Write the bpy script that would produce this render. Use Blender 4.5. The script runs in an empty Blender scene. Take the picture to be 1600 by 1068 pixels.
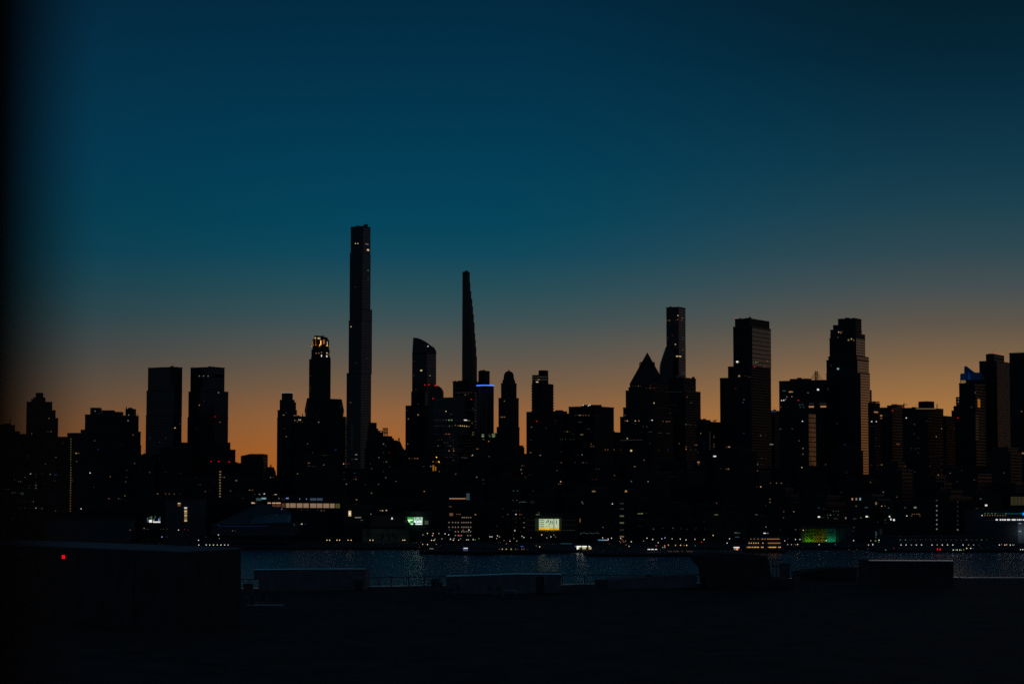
import bpy, bmesh, math, random
from mathutils import Vector, Matrix
from mathutils.bvhtree import BVHTree
R = math.radians
scn = bpy.context.scene
col = scn.collection
rnd = random.Random(11)

# ------------------------------------------------------------------ camera
H = 42.0                       # eye height above the river, metres
F = 3400.0                     # focal length in photo pixels (1600 wide)
TH = math.atan((767 - 534) / F)  # upward pitch
CT, ST = math.cos(TH), math.sin(TH)
EYE = Vector((0, 0, H))
cam = bpy.data.cameras.new('camera')
camo = bpy.data.objects.new('camera', cam); col.objects.link(camo)
camo.location = EYE; camo.rotation_euler = (R(90) + TH, 0, 0)
cam.sensor_width = 36; cam.lens = F / 1600 * 36
cam.clip_start = 0.1; cam.clip_end = 90000
cam.dof.use_dof = True; cam.dof.focus_distance = 2200; cam.dof.aperture_fstop = 1.4
scn.camera = camo

def ray(px, py):
    x, y = (px - 800) / F, -(py - 534) / F
    return Vector((x, CT - y * ST, ST + y * CT))
def at(px, py, D):             # point at distance D (along +Y) seen at a photo pixel
    d = ray(px, py); return EYE + d * (D / d.y)
def at_z(px, py, z):           # point at height z
    d = ray(px, py); return EYE + d * ((z - H) / d.z)

# ------------------------------------------------------------------ materials
def lin(c):
    return tuple(((v / 255 + .055) / 1.055) ** 2.4 if v > 10.3 else v / 255 / 12.92 for v in c)
def newmat(name):
    m = bpy.data.materials.new(name); m.use_nodes = True
    return m, m.node_tree.nodes, m.node_tree.links, m.node_tree.nodes['Principled BSDF']
def plain(name, rgb, rough=.7, spec=.5, noise=0.25, scale=.6, metal=0):
    m, n, l, b = newmat(name)
    b.inputs['Roughness'].default_value = rough
    b.inputs['Specular IOR Level'].default_value = spec
    b.inputs['Metallic'].default_value = metal
    tc = n.new('ShaderNodeTexCoord'); nz = n.new('ShaderNodeTexNoise'); nz.inputs['Scale'].default_value = scale
    nz.inputs['Detail'].default_value = 6
    l.new(tc.outputs['Object'], nz.inputs['Vector'])
    r = n.new('ShaderNodeValToRGB')
    r.color_ramp.elements[0].position = .3; r.color_ramp.elements[1].position = .7
    r.color_ramp.elements[0].color = tuple(c * (1 - noise) for c in rgb) + (1,)
    r.color_ramp.elements[1].color = tuple(min(1, c * (1 + noise)) for c in rgb) + (1,)
    l.new(nz.outputs['Fac'], r.inputs['Fac']); l.new(r.outputs['Color'], b.inputs['Base Color'])
    return m
def facade(name, wall, glass, bay, floor, gw, gh, grough, ior, wrough=.75, coat=0, spec=None):
    """UV in metres: bays of width bay and storeys of height floor, window share gw x gh."""
    m, n, l, b = newmat(name)
    uv = n.new('ShaderNodeUVMap'); sp = n.new('ShaderNodeSeparateXYZ'); l.new(uv.outputs['UV'], sp.inputs[0])
    def mth(op, a, v):
        k = n.new('ShaderNodeMath'); k.operation = op
        l.new(a, k.inputs[0])
        if isinstance(v, (int, float)): k.inputs[1].default_value = v
        else: l.new(v, k.inputs[1])
        return k.outputs[0]
    fu = mth('FRACT', mth('DIVIDE', sp.outputs['X'], bay), 0)
    fv = mth('FRACT', mth('DIVIDE', sp.outputs['Y'], floor), 0)
    mask = mth('MULTIPLY', mth('LESS_THAN', fu, gw), mth('LESS_THAN', fv, gh))
    cell = n.new('ShaderNodeCombineXYZ')
    l.new(mth('FLOOR', mth('DIVIDE', sp.outputs['X'], bay), 0), cell.inputs[0])
    l.new(mth('FLOOR', mth('DIVIDE', sp.outputs['Y'], floor), 0), cell.inputs[1])
    wn = n.new('ShaderNodeTexWhiteNoise'); l.new(cell.outputs[0], wn.inputs['Vector'])
    mx = n.new('ShaderNodeMix'); mx.data_type = 'RGBA'
    mx.inputs['A'].default_value = (*wall, 1); mx.inputs['B'].default_value = (*glass, 1)
    l.new(mask, mx.inputs['Factor']); l.new(mx.outputs['Result'], b.inputs['Base Color'])
    mr = n.new('ShaderNodeMapRange'); mr.inputs['To Min'].default_value = wrough; mr.inputs['To Max'].default_value = grough
    l.new(mask, mr.inputs['Value'])
    ad = mth('ADD', mr.outputs['Result'], mth('MULTIPLY', wn.outputs['Value'], .06))
    l.new(ad, b.inputs['Roughness'])
    mi = n.new('ShaderNodeMapRange'); mi.inputs['To Min'].default_value = 1.35; mi.inputs['To Max'].default_value = ior
    l.new(mask, mi.inputs['Value']); l.new(mi.outputs['Result'], b.inputs['IOR'])
    if spec is not None: b.inputs['Specular IOR Level'].default_value = spec
    if coat: l.new(mth('MULTIPLY', mask, coat), b.inputs['Metallic'])
    return m
M = {}
M['stone'] = facade('stone_facade', (.055, .054, .053), (.03, .032, .036), 3.2, 3.4, .42, .55, .3, 1.4, .9, 0, .15)
M['brick'] = facade('brick_facade', (.05, .045, .043), (.03, .032, .036), 3.6, 3.2, .4, .5, .3, 1.4, .9, 0, .15)
M['grey'] = facade('grey_facade', (.045, .047, .05), (.025, .027, .031), 2.6, 3.6, .6, .6, .28, 1.4, .85, 0, .15)
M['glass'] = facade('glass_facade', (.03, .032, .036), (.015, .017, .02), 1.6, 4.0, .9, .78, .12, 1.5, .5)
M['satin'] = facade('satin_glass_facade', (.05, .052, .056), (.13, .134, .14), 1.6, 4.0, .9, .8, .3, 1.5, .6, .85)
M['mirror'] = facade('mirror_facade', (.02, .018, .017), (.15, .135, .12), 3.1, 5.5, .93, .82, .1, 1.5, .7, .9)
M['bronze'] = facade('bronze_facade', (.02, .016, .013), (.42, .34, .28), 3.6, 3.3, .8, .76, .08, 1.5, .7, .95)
M['brownwall'] = facade('ribbed_stone_facade', (.12, .085, .06), (.04, .032, .025), 1.4, 3.5, .3, .9, .3, 1.5)
M['shed'] = plain('shed_paint', (.07, .075, .085), .7)
M['roofing'] = plain('roof_membrane', (.045, .045, .05), .85, .2, .35, .4)
M['deck'] = plain('deck_roofing', (.06, .045, .04), .9, .15, .45, .25)
M['bulkhead'] = plain('bulkhead_render', (.21, .18, .185), .8, .2, .3, .9)
M['paleroof'] = plain('pale_roof_membrane', (.2, .2, .21), .75, .3, .2, .3)
M['darkwall'] = plain('dark_wall_render', (.07, .06, .06), .85, .15, .3, .5)
M['coping'] = plain('metal_coping', (.85, .87, .9), .18, .5, .08, 2, .95)
M['steel'] = plain('dark_steel', (.03, .032, .036), .5, .4, .3, 8)
M['lightmetal'] = plain('pale_metal', (.4, .4, .42), .4, .5, .1, 8)
M['quay'] = plain('quay_concrete', (.06, .058, .055), .85, .2, .35, .15)
M['land'] = plain('city_ground', (.04, .04, .04), .9, .2, .3, .02)
M['bark'] = plain('bark', (.04, .033, .028), .9, .1, .3, 3)
M['foliage'] = plain('foliage', (.045, .06, .03), .8, .2, .4, 1)
M['hull'] = plain('hull_paint', (.03, .032, .04), .5, .4, .2, .3)
M['cabin'] = plain('cabin_paint', (.12, .125, .14), .6, .4, .2, .3)
M['lamp_post'] = plain('lamp_post_paint', (.03, .03, .03), .6)
M['postpaint'] = plain('post_paint', (.012, .012, .013), .7, .2, .2, 20)
M['black'] = plain('black_ink', (.006, .006, .006), .8, .1)

CODES = {'w': (205, 195, 180), 'W': (255, 250, 244), 'y': (195, 160, 104), 'Y': (255, 218, 150), 'o': (172, 118, 82),
         'O': (222, 154, 92), 'r': (128, 40, 42), 'R': (255, 16, 40), 'g': (140, 165, 115), 'G': (190, 235, 150),
         'b': (32, 74, 130), 'B': (150, 170, 255), 'c': (84, 124, 130), 'C': (160, 208, 220), 'd': (70, 66, 62),
         'e': (38, 37, 36), 'p': (220, 180, 165)}
LIGHTWORD = {'w': 'white', 'W': 'white', 'y': 'yellow', 'Y': 'yellow', 'o': 'orange', 'O': 'orange', 'r': 'red', 'R': 'red', 'g': 'greenish',
             'G': 'greenish', 'b': 'blue', 'B': 'blue', 'c': 'cyan', 'C': 'cyan', 'd': 'dim', 'e': 'dim', 'p': 'pinkish'}
def emat(name, rgb, gain=1.0):
    m = bpy.data.materials.new(name); m.use_nodes = True
    n, l = m.node_tree.nodes, m.node_tree.links
    n.remove(n['Principled BSDF'])
    e = n.new('ShaderNodeEmission'); e.inputs['Color'].default_value = (*lin(rgb), 1); e.inputs['Strength'].default_value = gain
    l.new(e.outputs[0], n['Material Output'].inputs['Surface'])
    m.cycles.emission_sampling = 'NONE'
    return m
EG = {'W': .85, 'Y': .62, 'O': .48, 'C': .5, 'B': .5, 'R': .75, 'e': .3, 'd': .36, 'b': .4}
E = {k: emat('lit_' + k, v, EG.get(k, .3)) for k, v in CODES.items()}
LAMP = {k: emat('lamp_' + k, v, 1.4 if k in 'WYOCBRGp' else .7) for k, v in CODES.items()}

# ------------------------------------------------------------------ object helpers
def tag(o, label=None, cat=None, group=None, kind=None):
    if label: o['label'] = label
    if cat: o['category'] = cat
    if group: o['group'] = group
    if kind: o['kind'] = kind
    return o
def empty(name, loc, rz=0):
    o = bpy.data.objects.new(name, None); col.objects.link(o)
    o.location = loc; o.rotation_euler = (0, 0, rz); o.empty_display_size = 1
    return o
def xf(o):
    return Matrix.Translation(o.location) @ o.rotation_euler.to_matrix().to_4x4()
class MB:
    """collects faces in world space, then becomes one mesh object"""
    def __init__(s): s.v, s.f, s.uv = [], [], []
    def face(s, pts, uv=None):
        i = len(s.v); s.v += [Vector(p) for p in pts]; s.f.append(list(range(i, i + len(pts))))
        if uv is None:
            n = (s.v[i + 1] - s.v[i]).cross(s.v[i + 2] - s.v[i])
            if abs(n.z) > .7 * n.length: uv = [(p.x * .0 + .97 * 1e-3, .0) for p in s.v[i:]]
            else:
                t = Vector((-n.y, n.x, 0)); t = t.normalized() if t.length > 1e-9 else Vector((1, 0, 0))
                o = s.v[i]
                uv = [((p - o).dot(t), p.z) for p in s.v[i:]]
        s.uv.append(uv)
    def prism(s, poly, z0, z1, bottom=False):
        """vertical prism; poly counter-clockwise from above; z1 a number or one per vertex"""
        n = len(poly); zs = z1 if isinstance(z1, (list, tuple)) else [z1] * n
        for i in range(n):
            j = (i + 1) % n; a, b = poly[i], poly[j]
            L = math.hypot(b[0] - a[0], b[1] - a[1])
            s.face([(a[0], a[1], z0), (b[0], b[1], z0), (b[0], b[1], zs[j]), (a[0], a[1], zs[i])],
                   [(0, z0), (L, z0), (L, zs[j]), (0, zs[i])])
        s.face([(p[0], p[1], zs[i]) for i, p in enumerate(poly)], [(.999, .999)] * n)
        if bottom: s.face([(p[0], p[1], z0) for p in reversed(poly)], [(.999, .999)] * n)
    def box(s, c, d, rz=0):
        cx, cy, z0 = c; w, dp, h = d; ca, sa = math.cos(rz), math.sin(rz)
        poly = [(cx + x * ca - y * sa, cy + x * sa + y * ca) for x, y in ((-w / 2, -dp / 2), (w / 2, -dp / 2), (w / 2, dp / 2), (-w / 2, dp / 2))]
        s.prism(poly, z0, z0 + h, True)
    def bar(s, a, b, r, n=5):
        a, b = Vector(a), Vector(b); d = (b - a).normalized()
        u = d.cross(Vector((0, 0, 1)) if abs(d.z) < .9 else Vector((1, 0, 0))).normalized(); w = d.cross(u)
        r0, r1 = r if isinstance(r, tuple) else (r, r)
        A = [a + (u * math.cos(t) + w * math.sin(t)) * r0 for t in [2 * math.pi * k / n for k in range(n)]]
        B = [b + (u * math.cos(t) + w * math.sin(t)) * r1 for t in [2 * math.pi * k / n for k in range(n)]]
        for k in range(n): s.face([A[k], B[k], B[(k + 1) % n], A[(k + 1) % n]])
        s.face(A); s.face(B[::-1])
    def lathe(s, c, prof, n=20):
        cx, cy = c
        rings = [[(cx + r * math.cos(2 * math.pi * k / n), cy + r * math.sin(2 * math.pi * k / n), z) for k in range(n)] for r, z in prof]
        for a, b in zip(rings, rings[1:]):
            for k in range(n): s.face([a[k], a[(k + 1) % n], b[(k + 1) % n], b[k]])
        s.face(rings[-1])
    def facing(s, pts, D, depth, base=None):
        """polygon given as photo pixels on the plane Y=D (clockwise or not), extruded back by depth"""
        P = [at(x, y, D) for x, y in pts]
        ar = sum(P[i].x * P[(i + 1) % len(P)].z - P[(i + 1) % len(P)].x * P[i].z for i in range(len(P)))
        if ar < 0: P.reverse()
        Q = [p + Vector((0, depth, 0)) for p in P]
        s.face(P, [(p.x, p.z) for p in P]); s.face(Q[::-1], [(p.x, p.z) for p in Q[::-1]])
        for i in range(len(P)):
            j = (i + 1) % len(P); s.face([P[j], P[i], Q[i], Q[j]])
    def build(s, name, mat, parent=None, smooth=False):
        inv = xf(parent).inverted() if parent is not None else Matrix()
        me = bpy.data.meshes.new(name)
        me.from_pydata([tuple(inv @ v) for v in s.v], [], s.f)
        ul = me.uv_layers.new(name='UVMap')
        k = 0
        for f, uv in zip(s.f, s.uv):
            for q in range(len(f)): ul.data[k].uv = uv[q]; k += 1
        me.materials.append(mat)
        if smooth:
            for p in me.polygons: p.use_smooth = True
        o = bpy.data.objects.new(name, me); col.objects.link(o)
        if parent is not None: o.parent = parent
        return o

# registry for placing lit windows on real facades
HITV, HITF, HITOWN = [], [], []
def register(mb, root):
    for f in mb.f:
        b = len(HITV); HITV.extend(mb.v[i] for i in f)
        HITF.append(list(range(b, b + len(f)))); HITOWN.append(root)
GZ = 2.0                     # street level in the city
AL = R(30)                   # the street grid is turned thirty degrees
CA, SA = math.cos(AL), math.sin(AL)

def tier_solve(xL, xC, xR, y, D, ref=None, al=AL):
    """footprint of a box turned by al whose visible edges fall at the given directions"""
    ca, sa = math.cos(al), math.sin(al)
    k, kl, kr = [(v - 800) / F for v in (xC, xL, xR)]
    def fit(cx, cy, z):
        dd = cy * CT + (z - H) * ST
        a = (cx - kl * dd) / (ca + kl * sa * CT)
        b = (kr * dd - cx) / (sa - kr * ca * CT)
        return a, b
    if ref is None:
        c = at(xC, y, D); a, b = fit(c.x, c.y, c.z)
        return (c.x, c.y, c.z, a, b, 0, 0)
    X0, Y0, a0, b0 = ref
    best = None
    for i in range(41):
        t = .35 + (b0 - .7) * i / 40
        z = at(xC, y, Y0 + t * ca).z
        s = (X0 + t * sa - k * ((Y0 + t * ca) * CT + (z - H) * ST)) / (ca + k * sa * CT)
        cx, cy = X0 - s * ca + t * sa, Y0 + s * sa + t * ca
        z = at(xC, y, cy).z
        a, b = fit(cx, cy, z)
        bad = max(0, .3 - s) + max(0, s + a - a0 + .3) + max(0, t + b - b0 + .3)
        sc = bad * 100 + t
        if best is None or sc < best[0]: best = (sc, (cx, cy, z, a, b, s, t))
    return best[1]

BLD = []                     # (root, name for landmark, centre px)
def foot(cx, cy, a, b, al=AL):
    ca, sa = math.cos(al), math.sin(al)
    c = (cx, cy); l = (cx - a * ca, cy + a * sa); r = (cx + b * sa, cy + b * ca)
    return [c, r, (r[0] - a * ca, r[1] + a * sa), l]
def tower(label, D, tiers, mat='stone', cat='skyscraper', name='skyscraper', al=AL, group=None, part='wall', caps=True):
    """tiers from the widest (lowest) up: (xL, xC, xR, yTop[, material]); xC None puts the corner at two thirds"""
    T = []
    ref = None; z0 = GZ
    for t in tiers:
        xL, xC, xR, y = t[:4]
        if xC is None: xC = xL + .66 * (xR - xL)
        sol = tier_solve(xL, xC, xR, y, D, ref, al)
        cx, cy, z, a, b, s_, t_ = sol
        a, b = max(a, 1.0), max(b, 1.0)
        T.append((foot(cx, cy, a, b, al), z0, z, t[4] if len(t) > 4 else mat))
        ref = (cx, cy, a, b); z0 = z - .6
    p0 = T[0][0]
    root = empty(name, (sum(p[0] for p in p0) / 4, sum(p[1] for p in p0) / 4, GZ), -al)
    tag(root, label, cat, group)
    groups = {}
    for f, a, b, m in T: groups.setdefault(m, []).append((f, a, b))
    for m, L in groups.items():
        mb, side = MB(), MB()
        for f, a, b in L:
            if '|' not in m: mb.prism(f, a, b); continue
            q = MB(); q.prism(f, a, b)          # glow on the right-hand face is put into a brighter skin
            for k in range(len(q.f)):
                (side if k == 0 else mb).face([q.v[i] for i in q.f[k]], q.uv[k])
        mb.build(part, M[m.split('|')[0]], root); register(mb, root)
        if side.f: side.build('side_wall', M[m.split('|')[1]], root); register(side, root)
    if caps:   # parapet along each roof edge, a little proud of the wall
        for f, a, b, m in T:
            mb = MB()
            cxx, cyy = sum(p[0] for p in f) / 4, sum(p[1] for p in f) / 4
            g = [(p[0] + (p[0] - cxx) * .012, p[1] + (p[1] - cyy) * .012) for p in f]
            for i in range(4):
                q0, q1 = g[i], g[(i + 1) % 4]; h0, h1 = f[i], f[(i + 1) % 4]
                n0 = (h0[0] + (cxx - h0[0]) * .03, h0[1] + (cyy - h0[1]) * .03); n1 = (h1[0] + (cxx - h1[0]) * .03, h1[1] + (cyy - h1[1]) * .03)
                mb.prism([q0, q1, n1, n0], b - 1.1, b + .25, True)
            mb.build('parapet', M['steel'], root)
    f, zb, zt_, m = T[-1]
    if caps and math.hypot(f[1][0] - f[3][0], f[1][1] - f[3][1]) > 16:
        for k in range(rnd.randint(2, 4)):
            a_, b_ = rnd.uniform(.15, .85), rnd.uniform(.1, .5)
            x = f[0][0] + (f[3][0] - f[0][0]) * a_ + (f[1][0] - f[0][0]) * b_; y = f[0][1] + (f[3][1] - f[0][1]) * a_ + (f[1][1] - f[0][1]) * b_
            mb = MB(); mb.box((x, y, zt_ + .01), (rnd.uniform(1, 4), rnd.uniform(1, 3), rnd.uniform(.6, 2.0)), -al); mb.build('roof_vent', M['steel'], root)
        if rnd.random() < .4:
            mb = MB(); mb.bar((x, y, zt_), (x, y, zt_ + rnd.uniform(3, 6)), .16, 4); mb.build('antenna', M['steel'], root)
    BLD.append((root, T))
    return root, T

def add_part(root, mb, name, mat, reg=True, smooth=False):
    o = mb.build(name, mat, root, smooth)
    if reg: register(mb, root)
    return o
def roofbox(root, xL, xR, yT, D, yB=None, depth=12, name='roof_house', mat='grey'):
    mb = MB(); yB = yB or yT + 14
    mb.facing([(xL, yB), (xR, yB), (xR, yT), (xL, yT)], D, depth)
    return add_part(root, mb, name, M[mat])
def mast(root, px, yT, yB, D, r=.5):
    mb = MB(); b = at(px, yB, D); t = at(px, yT, D); mb.bar(b, t, (r, r * .5), 5)
    return mb.build('antenna', M['steel'], root)

# ------------------------------------------------------------------ setting: sky, ground, river
def build_world():
    w = bpy.data.worlds.new('World'); scn.world = w; w.use_nodes = True
    n, l = w.node_tree.nodes, w.node_tree.links
    bg = n['Background']
    tc = n.new('ShaderNodeTexCoord'); nm = n.new('ShaderNodeVectorMath'); nm.operation = 'NORMALIZE'
    l.new(tc.outputs['Generated'], nm.inputs[0])
    sp = n.new('ShaderNodeSeparateXYZ'); l.new(nm.outputs[0], sp.inputs[0])
    def mth(op, a, v=None):
        k = n.new('ShaderNodeMath'); k.operation = op
        if isinstance(a, (int, float)): k.inputs[0].default_value = a
        else: l.new(a, k.inputs[0])
        if v is not None:
            if isinstance(v, (int, float)): k.inputs[1].default_value = v
            else: l.new(v, k.inputs[1])
        return k.outputs[0]
    el = mth('MULTIPLY', mth('ARCSINE', sp.outputs['Z']), 180 / math.pi)
    az = mth('MULTIPLY', mth('ARCTAN2', sp.outputs['X'], sp.outputs['Y']), 180 / math.pi)
    fac = mth('DIVIDE', mth('ADD', el, 2.0), 42.0)
    def ramp(stops):
        r = n.new('ShaderNodeValToRGB'); cr = r.color_ramp; cr.interpolation = 'EASE' if False else 'LINEAR'
        while len(cr.elements) > 1: cr.elements.remove(cr.elements[-1])
        for i, (e, c) in enumerate(stops):
            p = (e + 2) / 42
            x = cr.elements[0] if i == 0 else cr.elements.new(p)
            x.position = p; x.color = (*lin(c), 1)
        l.new(fac, r.inputs['Fac']); return r.outputs['Color']
    # twilight arch: elevation in degrees -> colour, for the left, the middle and the right of the skyline
    mid = ramp([(-2, (150, 80, 26)), (.4, (168, 92, 32)), (1.1, (166, 98, 43)), (2.0, (147, 99, 60)), (2.8, (116, 92, 70)), (3.5, (93, 87, 78)),
                (4.5, (60, 81, 85)), (5.3, (38, 77, 87)), (6.2, (16, 71, 90)), (7.0, (4, 68, 90)), (8.5, (2, 61, 85)), (9.8, (2, 55, 79)),
                (11.3, (2, 48, 72)), (12.9, (2, 41, 63)), (18, (2, 31, 48)), (40, (14, 30, 44))])
    rgt = ramp([(-2, (178, 108, 42)), (1.1, (182, 121, 57)), (2.0, (171, 118, 63)), (2.8, (147, 108, 69)), (3.5, (122, 97, 71)), (4.3, (94, 85, 74)),
                (5.3, (67, 78, 81)), (6.2, (46, 71, 80)), (7.3, (28, 64, 78)), (8.5, (16, 56, 73)), (9.8, (9, 47, 65)),
                (11.3, (4, 37, 53)), (12.9, (4, 30, 43)), (18, (2, 28, 42)), (40, (14, 30, 44))])
    lft = ramp([(-2, (140, 76, 26)), (.5, (138, 78, 32)), (1.1, (122, 75, 38)), (2.0, (104, 74, 50)), (2.8, (84, 72, 60)), (3.5, (66, 68, 66)), (4.5, (42, 66, 72)),
                (5.3, (26, 64, 76)), (6.2, (10, 62, 79)), (7.3, (4, 59, 79)), (8.5, (2, 56, 80)), (9.8, (2, 52, 76)),
                (11.3, (2, 46, 69)), (12.9, (2, 39, 60)), (18, (2, 28, 44)), (40, (14, 30, 44))])
    wst = ramp([(-2, (46, 58, 70)), (3, (46, 59, 73)), (12, (34, 50, 66)), (40, (18, 34, 50))])
    def mr(v, a, b):
        k = n.new('ShaderNodeMapRange'); k.interpolation_type = 'SMOOTHSTEP'; l.new(v, k.inputs['Value'])
        k.inputs['From Min'].default_value = a; k.inputs['From Max'].default_value = b; return k.outputs['Result']
    def mix(f, a, b):
        k = n.new('ShaderNodeMix'); k.data_type = 'RGBA'; l.new(f, k.inputs['Factor'])
        l.new(a, k.inputs['A']); l.new(b, k.inputs['B']); return k.outputs['Result']
    c = mix(mr(az, -14, -3), lft, mid)
    c = mix(mr(az, -1, 12), c, rgt)
    off = mth('ABSOLUTE', mth('SUBTRACT', az, 12))
    c = mix(mr(off, 18, 66), c, wst)
    # a trace of the physical sky, its sun just under the skyline
    sky = n.new('ShaderNodeTexSky'); sky.sky_type = 'NISHITA'; sky.sun_disc = False
    sky.sun_elevation = R(-5); sky.sun_rotation = R(12)
    ml = n.new('ShaderNodeMix'); ml.data_type = 'RGBA'; ml.blend_type = 'ADD'; ml.inputs['Factor'].default_value = .003
    l.new(c, ml.inputs['A']); l.new(sky.outputs[0], ml.inputs['B'])
    l.new(ml.outputs['Result'], bg.inputs['Color']); bg.inputs['Strength'].default_value = 1.0
build_world()
sun = bpy.data.lights.new('sun', 'SUN'); sun.energy = .012; sun.angle = R(12); sun.color = (1, .62, .34)
so = bpy.data.objects.new('sun', sun); col.objects.link(so)
so.rotation_euler = (R(90 - 1.5), 0, R(180 - 12))     # light comes from low behind the skyline, right of centre

def water_mat():
    m, n, l, b = newmat('river_water')
    b.inputs['Specular Tint'].default_value = (.62, .88, 1, 1)
    b.inputs['Base Color'].default_value = (.002, .075, .14, 1)
    b.inputs['Roughness'].default_value = .24; b.inputs['IOR'].default_value = 1.333
    tc = n.new('ShaderNodeTexCoord'); mp = n.new('ShaderNodeMapping'); mp.inputs['Scale'].default_value = (.16, .12, .1)
    l.new(tc.outputs['Object'], mp.inputs['Vector'])
    a = n.new('ShaderNodeTexNoise'); a.inputs['Scale'].default_value = 1.0; a.inputs['Detail'].default_value = 8; a.inputs['Roughness'].default_value = .62
    l.new(mp.outputs[0], a.inputs['Vector'])
    bp = n.new('ShaderNodeBump'); bp.inputs['Strength'].default_value = 1.0; bp.inputs['Distance'].default_value = 9.0
    l.new(a.outputs['Fac'], bp.inputs['Height']); l.new(bp.outputs[0], b.inputs['Normal'])
    return m
g = MB(); g.prism([(-3000, 150), (3000, 150), (3000, 1574), (-3000, 1574)], -1.0, 0.0)
tag(g.build('water', water_mat()), kind='structure')
g = MB(); g.prism([(-30000, 1574), (30000, 1574), (30000, 60000), (-30000, 60000)], -3.0, GZ)
tag(g.build('ground', M['land']), kind='structure')
g = MB(); g.prism([(-3000, -400), (3000, -400), (3000, 150), (-3000, 150)], -3.0, 1.5)
tag(g.build('near_bank', M['land']), kind='structure')

# ------------------------------------------------------------------ the towers, left to right
T = tower
r, _ = T('low flat dark block with a thin antenna at the far left edge', 2700, [(-46, -8, 23.5, 663)], 'brick', 'building', 'apartment_block')
roofbox(r, 3, 14, 661.5, 2712); mast(r, 15.7, 650, 664, 2712, .6); BLD[-1] += ('low block with antenna', -5)
r, _ = T('small flat block between the antenna block and the stepped far-left tower', 2850, [(20, 30, 43, 677.5), (22, 27, 31, 673.6)], 'stone', 'building', 'apartment_block'); BLD[-1] += ('', 32)
r, _ = T('stepped masonry tower with a ziggurat top, first tall one from the left', 2750,
         [(41, 70, 91, 652), (41.2, 68, 87, 640), (41.6, 66, 81.7, 627), (48.8, 63, 71, 623), (51.8, 63, 70.6, 620.3), (55.8, 62, 67.7, 613.5)], 'stone'); BLD[-1] += ('stepped far-left tower', 66)
T('low roofline block tucked right of the stepped far-left tower', 2900, [(88, 99, 107, 682)], 'brick', 'building', 'apartment_block'); BLD[-1] += ('', 98)
T('narrow dark slab marked by a dotted vertical line of yellow stair lights', 2500, [(105, 121, 134, 676), (126, 130, 133, 671)], 'brick', 'building', 'apartment_block'); BLD[-1] += ('dotted-line slab', 118)
r, _ = T('broad dark apartment block with three roof boxes left of the twin slabs', 2600,
         [(132.4, 190, 220.7, 695), (132.6, 190, 220, 673.2), (132.8, 188, 216.8, 648.5), (133, 170, 190.5, 646.5)], 'brick', 'building', 'apartment_block')
roofbox(r, 141, 156, 636.5, 2625); roofbox(r, 159, 177, 640.5, 2625); roofbox(r, 177, 190, 643, 2630)
roofbox(r, 196, 210, 638.4, 2630); mb = MB(); mb.facing([(199, 639), (206.5, 639), (205, 636.4), (201, 636.4)], 2632, 8); add_part(r, mb, 'roof_house', M['grey'])
mast(r, 197.5, 634.8, 640, 2630, .8); mast(r, 212.6, 646, 650, 2630); mast(r, 215, 646.3, 650, 2630); BLD[-1] += ('broad block with roof boxes', 175)
r, _ = T('left one of two twin dark glass slab towers', 2850,
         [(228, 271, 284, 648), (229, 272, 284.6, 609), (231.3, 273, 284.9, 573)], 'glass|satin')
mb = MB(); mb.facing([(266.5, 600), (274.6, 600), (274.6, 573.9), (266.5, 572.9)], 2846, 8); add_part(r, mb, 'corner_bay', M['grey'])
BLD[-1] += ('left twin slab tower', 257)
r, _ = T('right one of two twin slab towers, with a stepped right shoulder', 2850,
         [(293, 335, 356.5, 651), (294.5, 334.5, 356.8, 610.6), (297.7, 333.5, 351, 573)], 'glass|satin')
BLD[-1] += ('right twin slab tower', 325)
mb = MB(); mb.facing([(336, 589), (349, 589.6), (349, 584.6), (336, 583.6)], 2848, 6); add_part(r, mb, 'sign_panel', M['black'], False)
T('low block filling the gap between the two twin slab towers', 3000, [(276, 289, 301, 691)], 'grey', 'building', 'office_block'); BLD[-1] += ('', 289)
T('low stepped block right of the twin slab towers, three red lamps on it', 2600, [(322, 356, 368, 702), (318, 350, 360, 691)], 'grey', 'building', 'office_block'); BLD[-1] += ('red-lamp block', 352)
T('low link block just left of the slant-roofed block', 2700, [(352, 371, 380, 723)], 'brick', 'building', 'apartment_block'); BLD[-1] += ('', 372)
r = empty('office_block', tuple(at(394, 800, 2500).xy) + (GZ,)); tag(r, 'plain dark block with a slanted roof edge, standing left of the little mansard roof', 'building')
mb = MB(); mb.facing([(376.2, 818), (411.6, 818), (411.6, 708.6), (391, 708.6), (376.2, 711.8)], 2500, 45); add_part(r, mb, 'wall', M['grey'])
BLD.append((r, [], 'slant-roofed block', 394))
r = empty('mansard_house', tuple(at(420, 800, 2450).xy) + (GZ,)); tag(r, 'small mansard-roofed house with two horn-like chimneys against the orange sky', 'building')
mb = MB(); mb.facing([(412.6, 815), (426.9, 815), (426.9, 740), (412.6, 740)], 2450, 30); add_part(r, mb, 'wall', M['brick'])
mb = MB(); mb.facing([(412.5, 740), (426.9, 740), (426.8, 737.3), (423.6, 729), (416, 729), (412.6, 737.3)], 2451, 28); add_part(r, mb, 'roof', M['roofing'])
for x in (416.4, 422.7):
    mb = MB(); mb.facing([(x - .8, 730), (x + .9, 730), (x + .5, 725.2), (x - .3, 725.2)], 2456, 5); mb.build('chimney', M['brick'], r)
BLD.append((r, [], 'mansard house', 420))
T('low dark roofline closing the orange gap beside the mansard house', 2600, [(404, 425, 442, 742.5)], 'brick', 'building', 'apartment_block'); BLD[-1] += ('', 430)
r, _ = T('stepped tower with a white-lit roof ring left of the gold-crowned tower', 2700,
         [(433, 456, 467, 652), (433.7, 455, 464, 640), (437, 453, 462.6, 628), (437.2, 452, 460.4, 624), (440.2, 450.5, 457.6, 614)], 'stone')
BLD[-1] += ('white-ringed stepped tower', 449)
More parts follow.
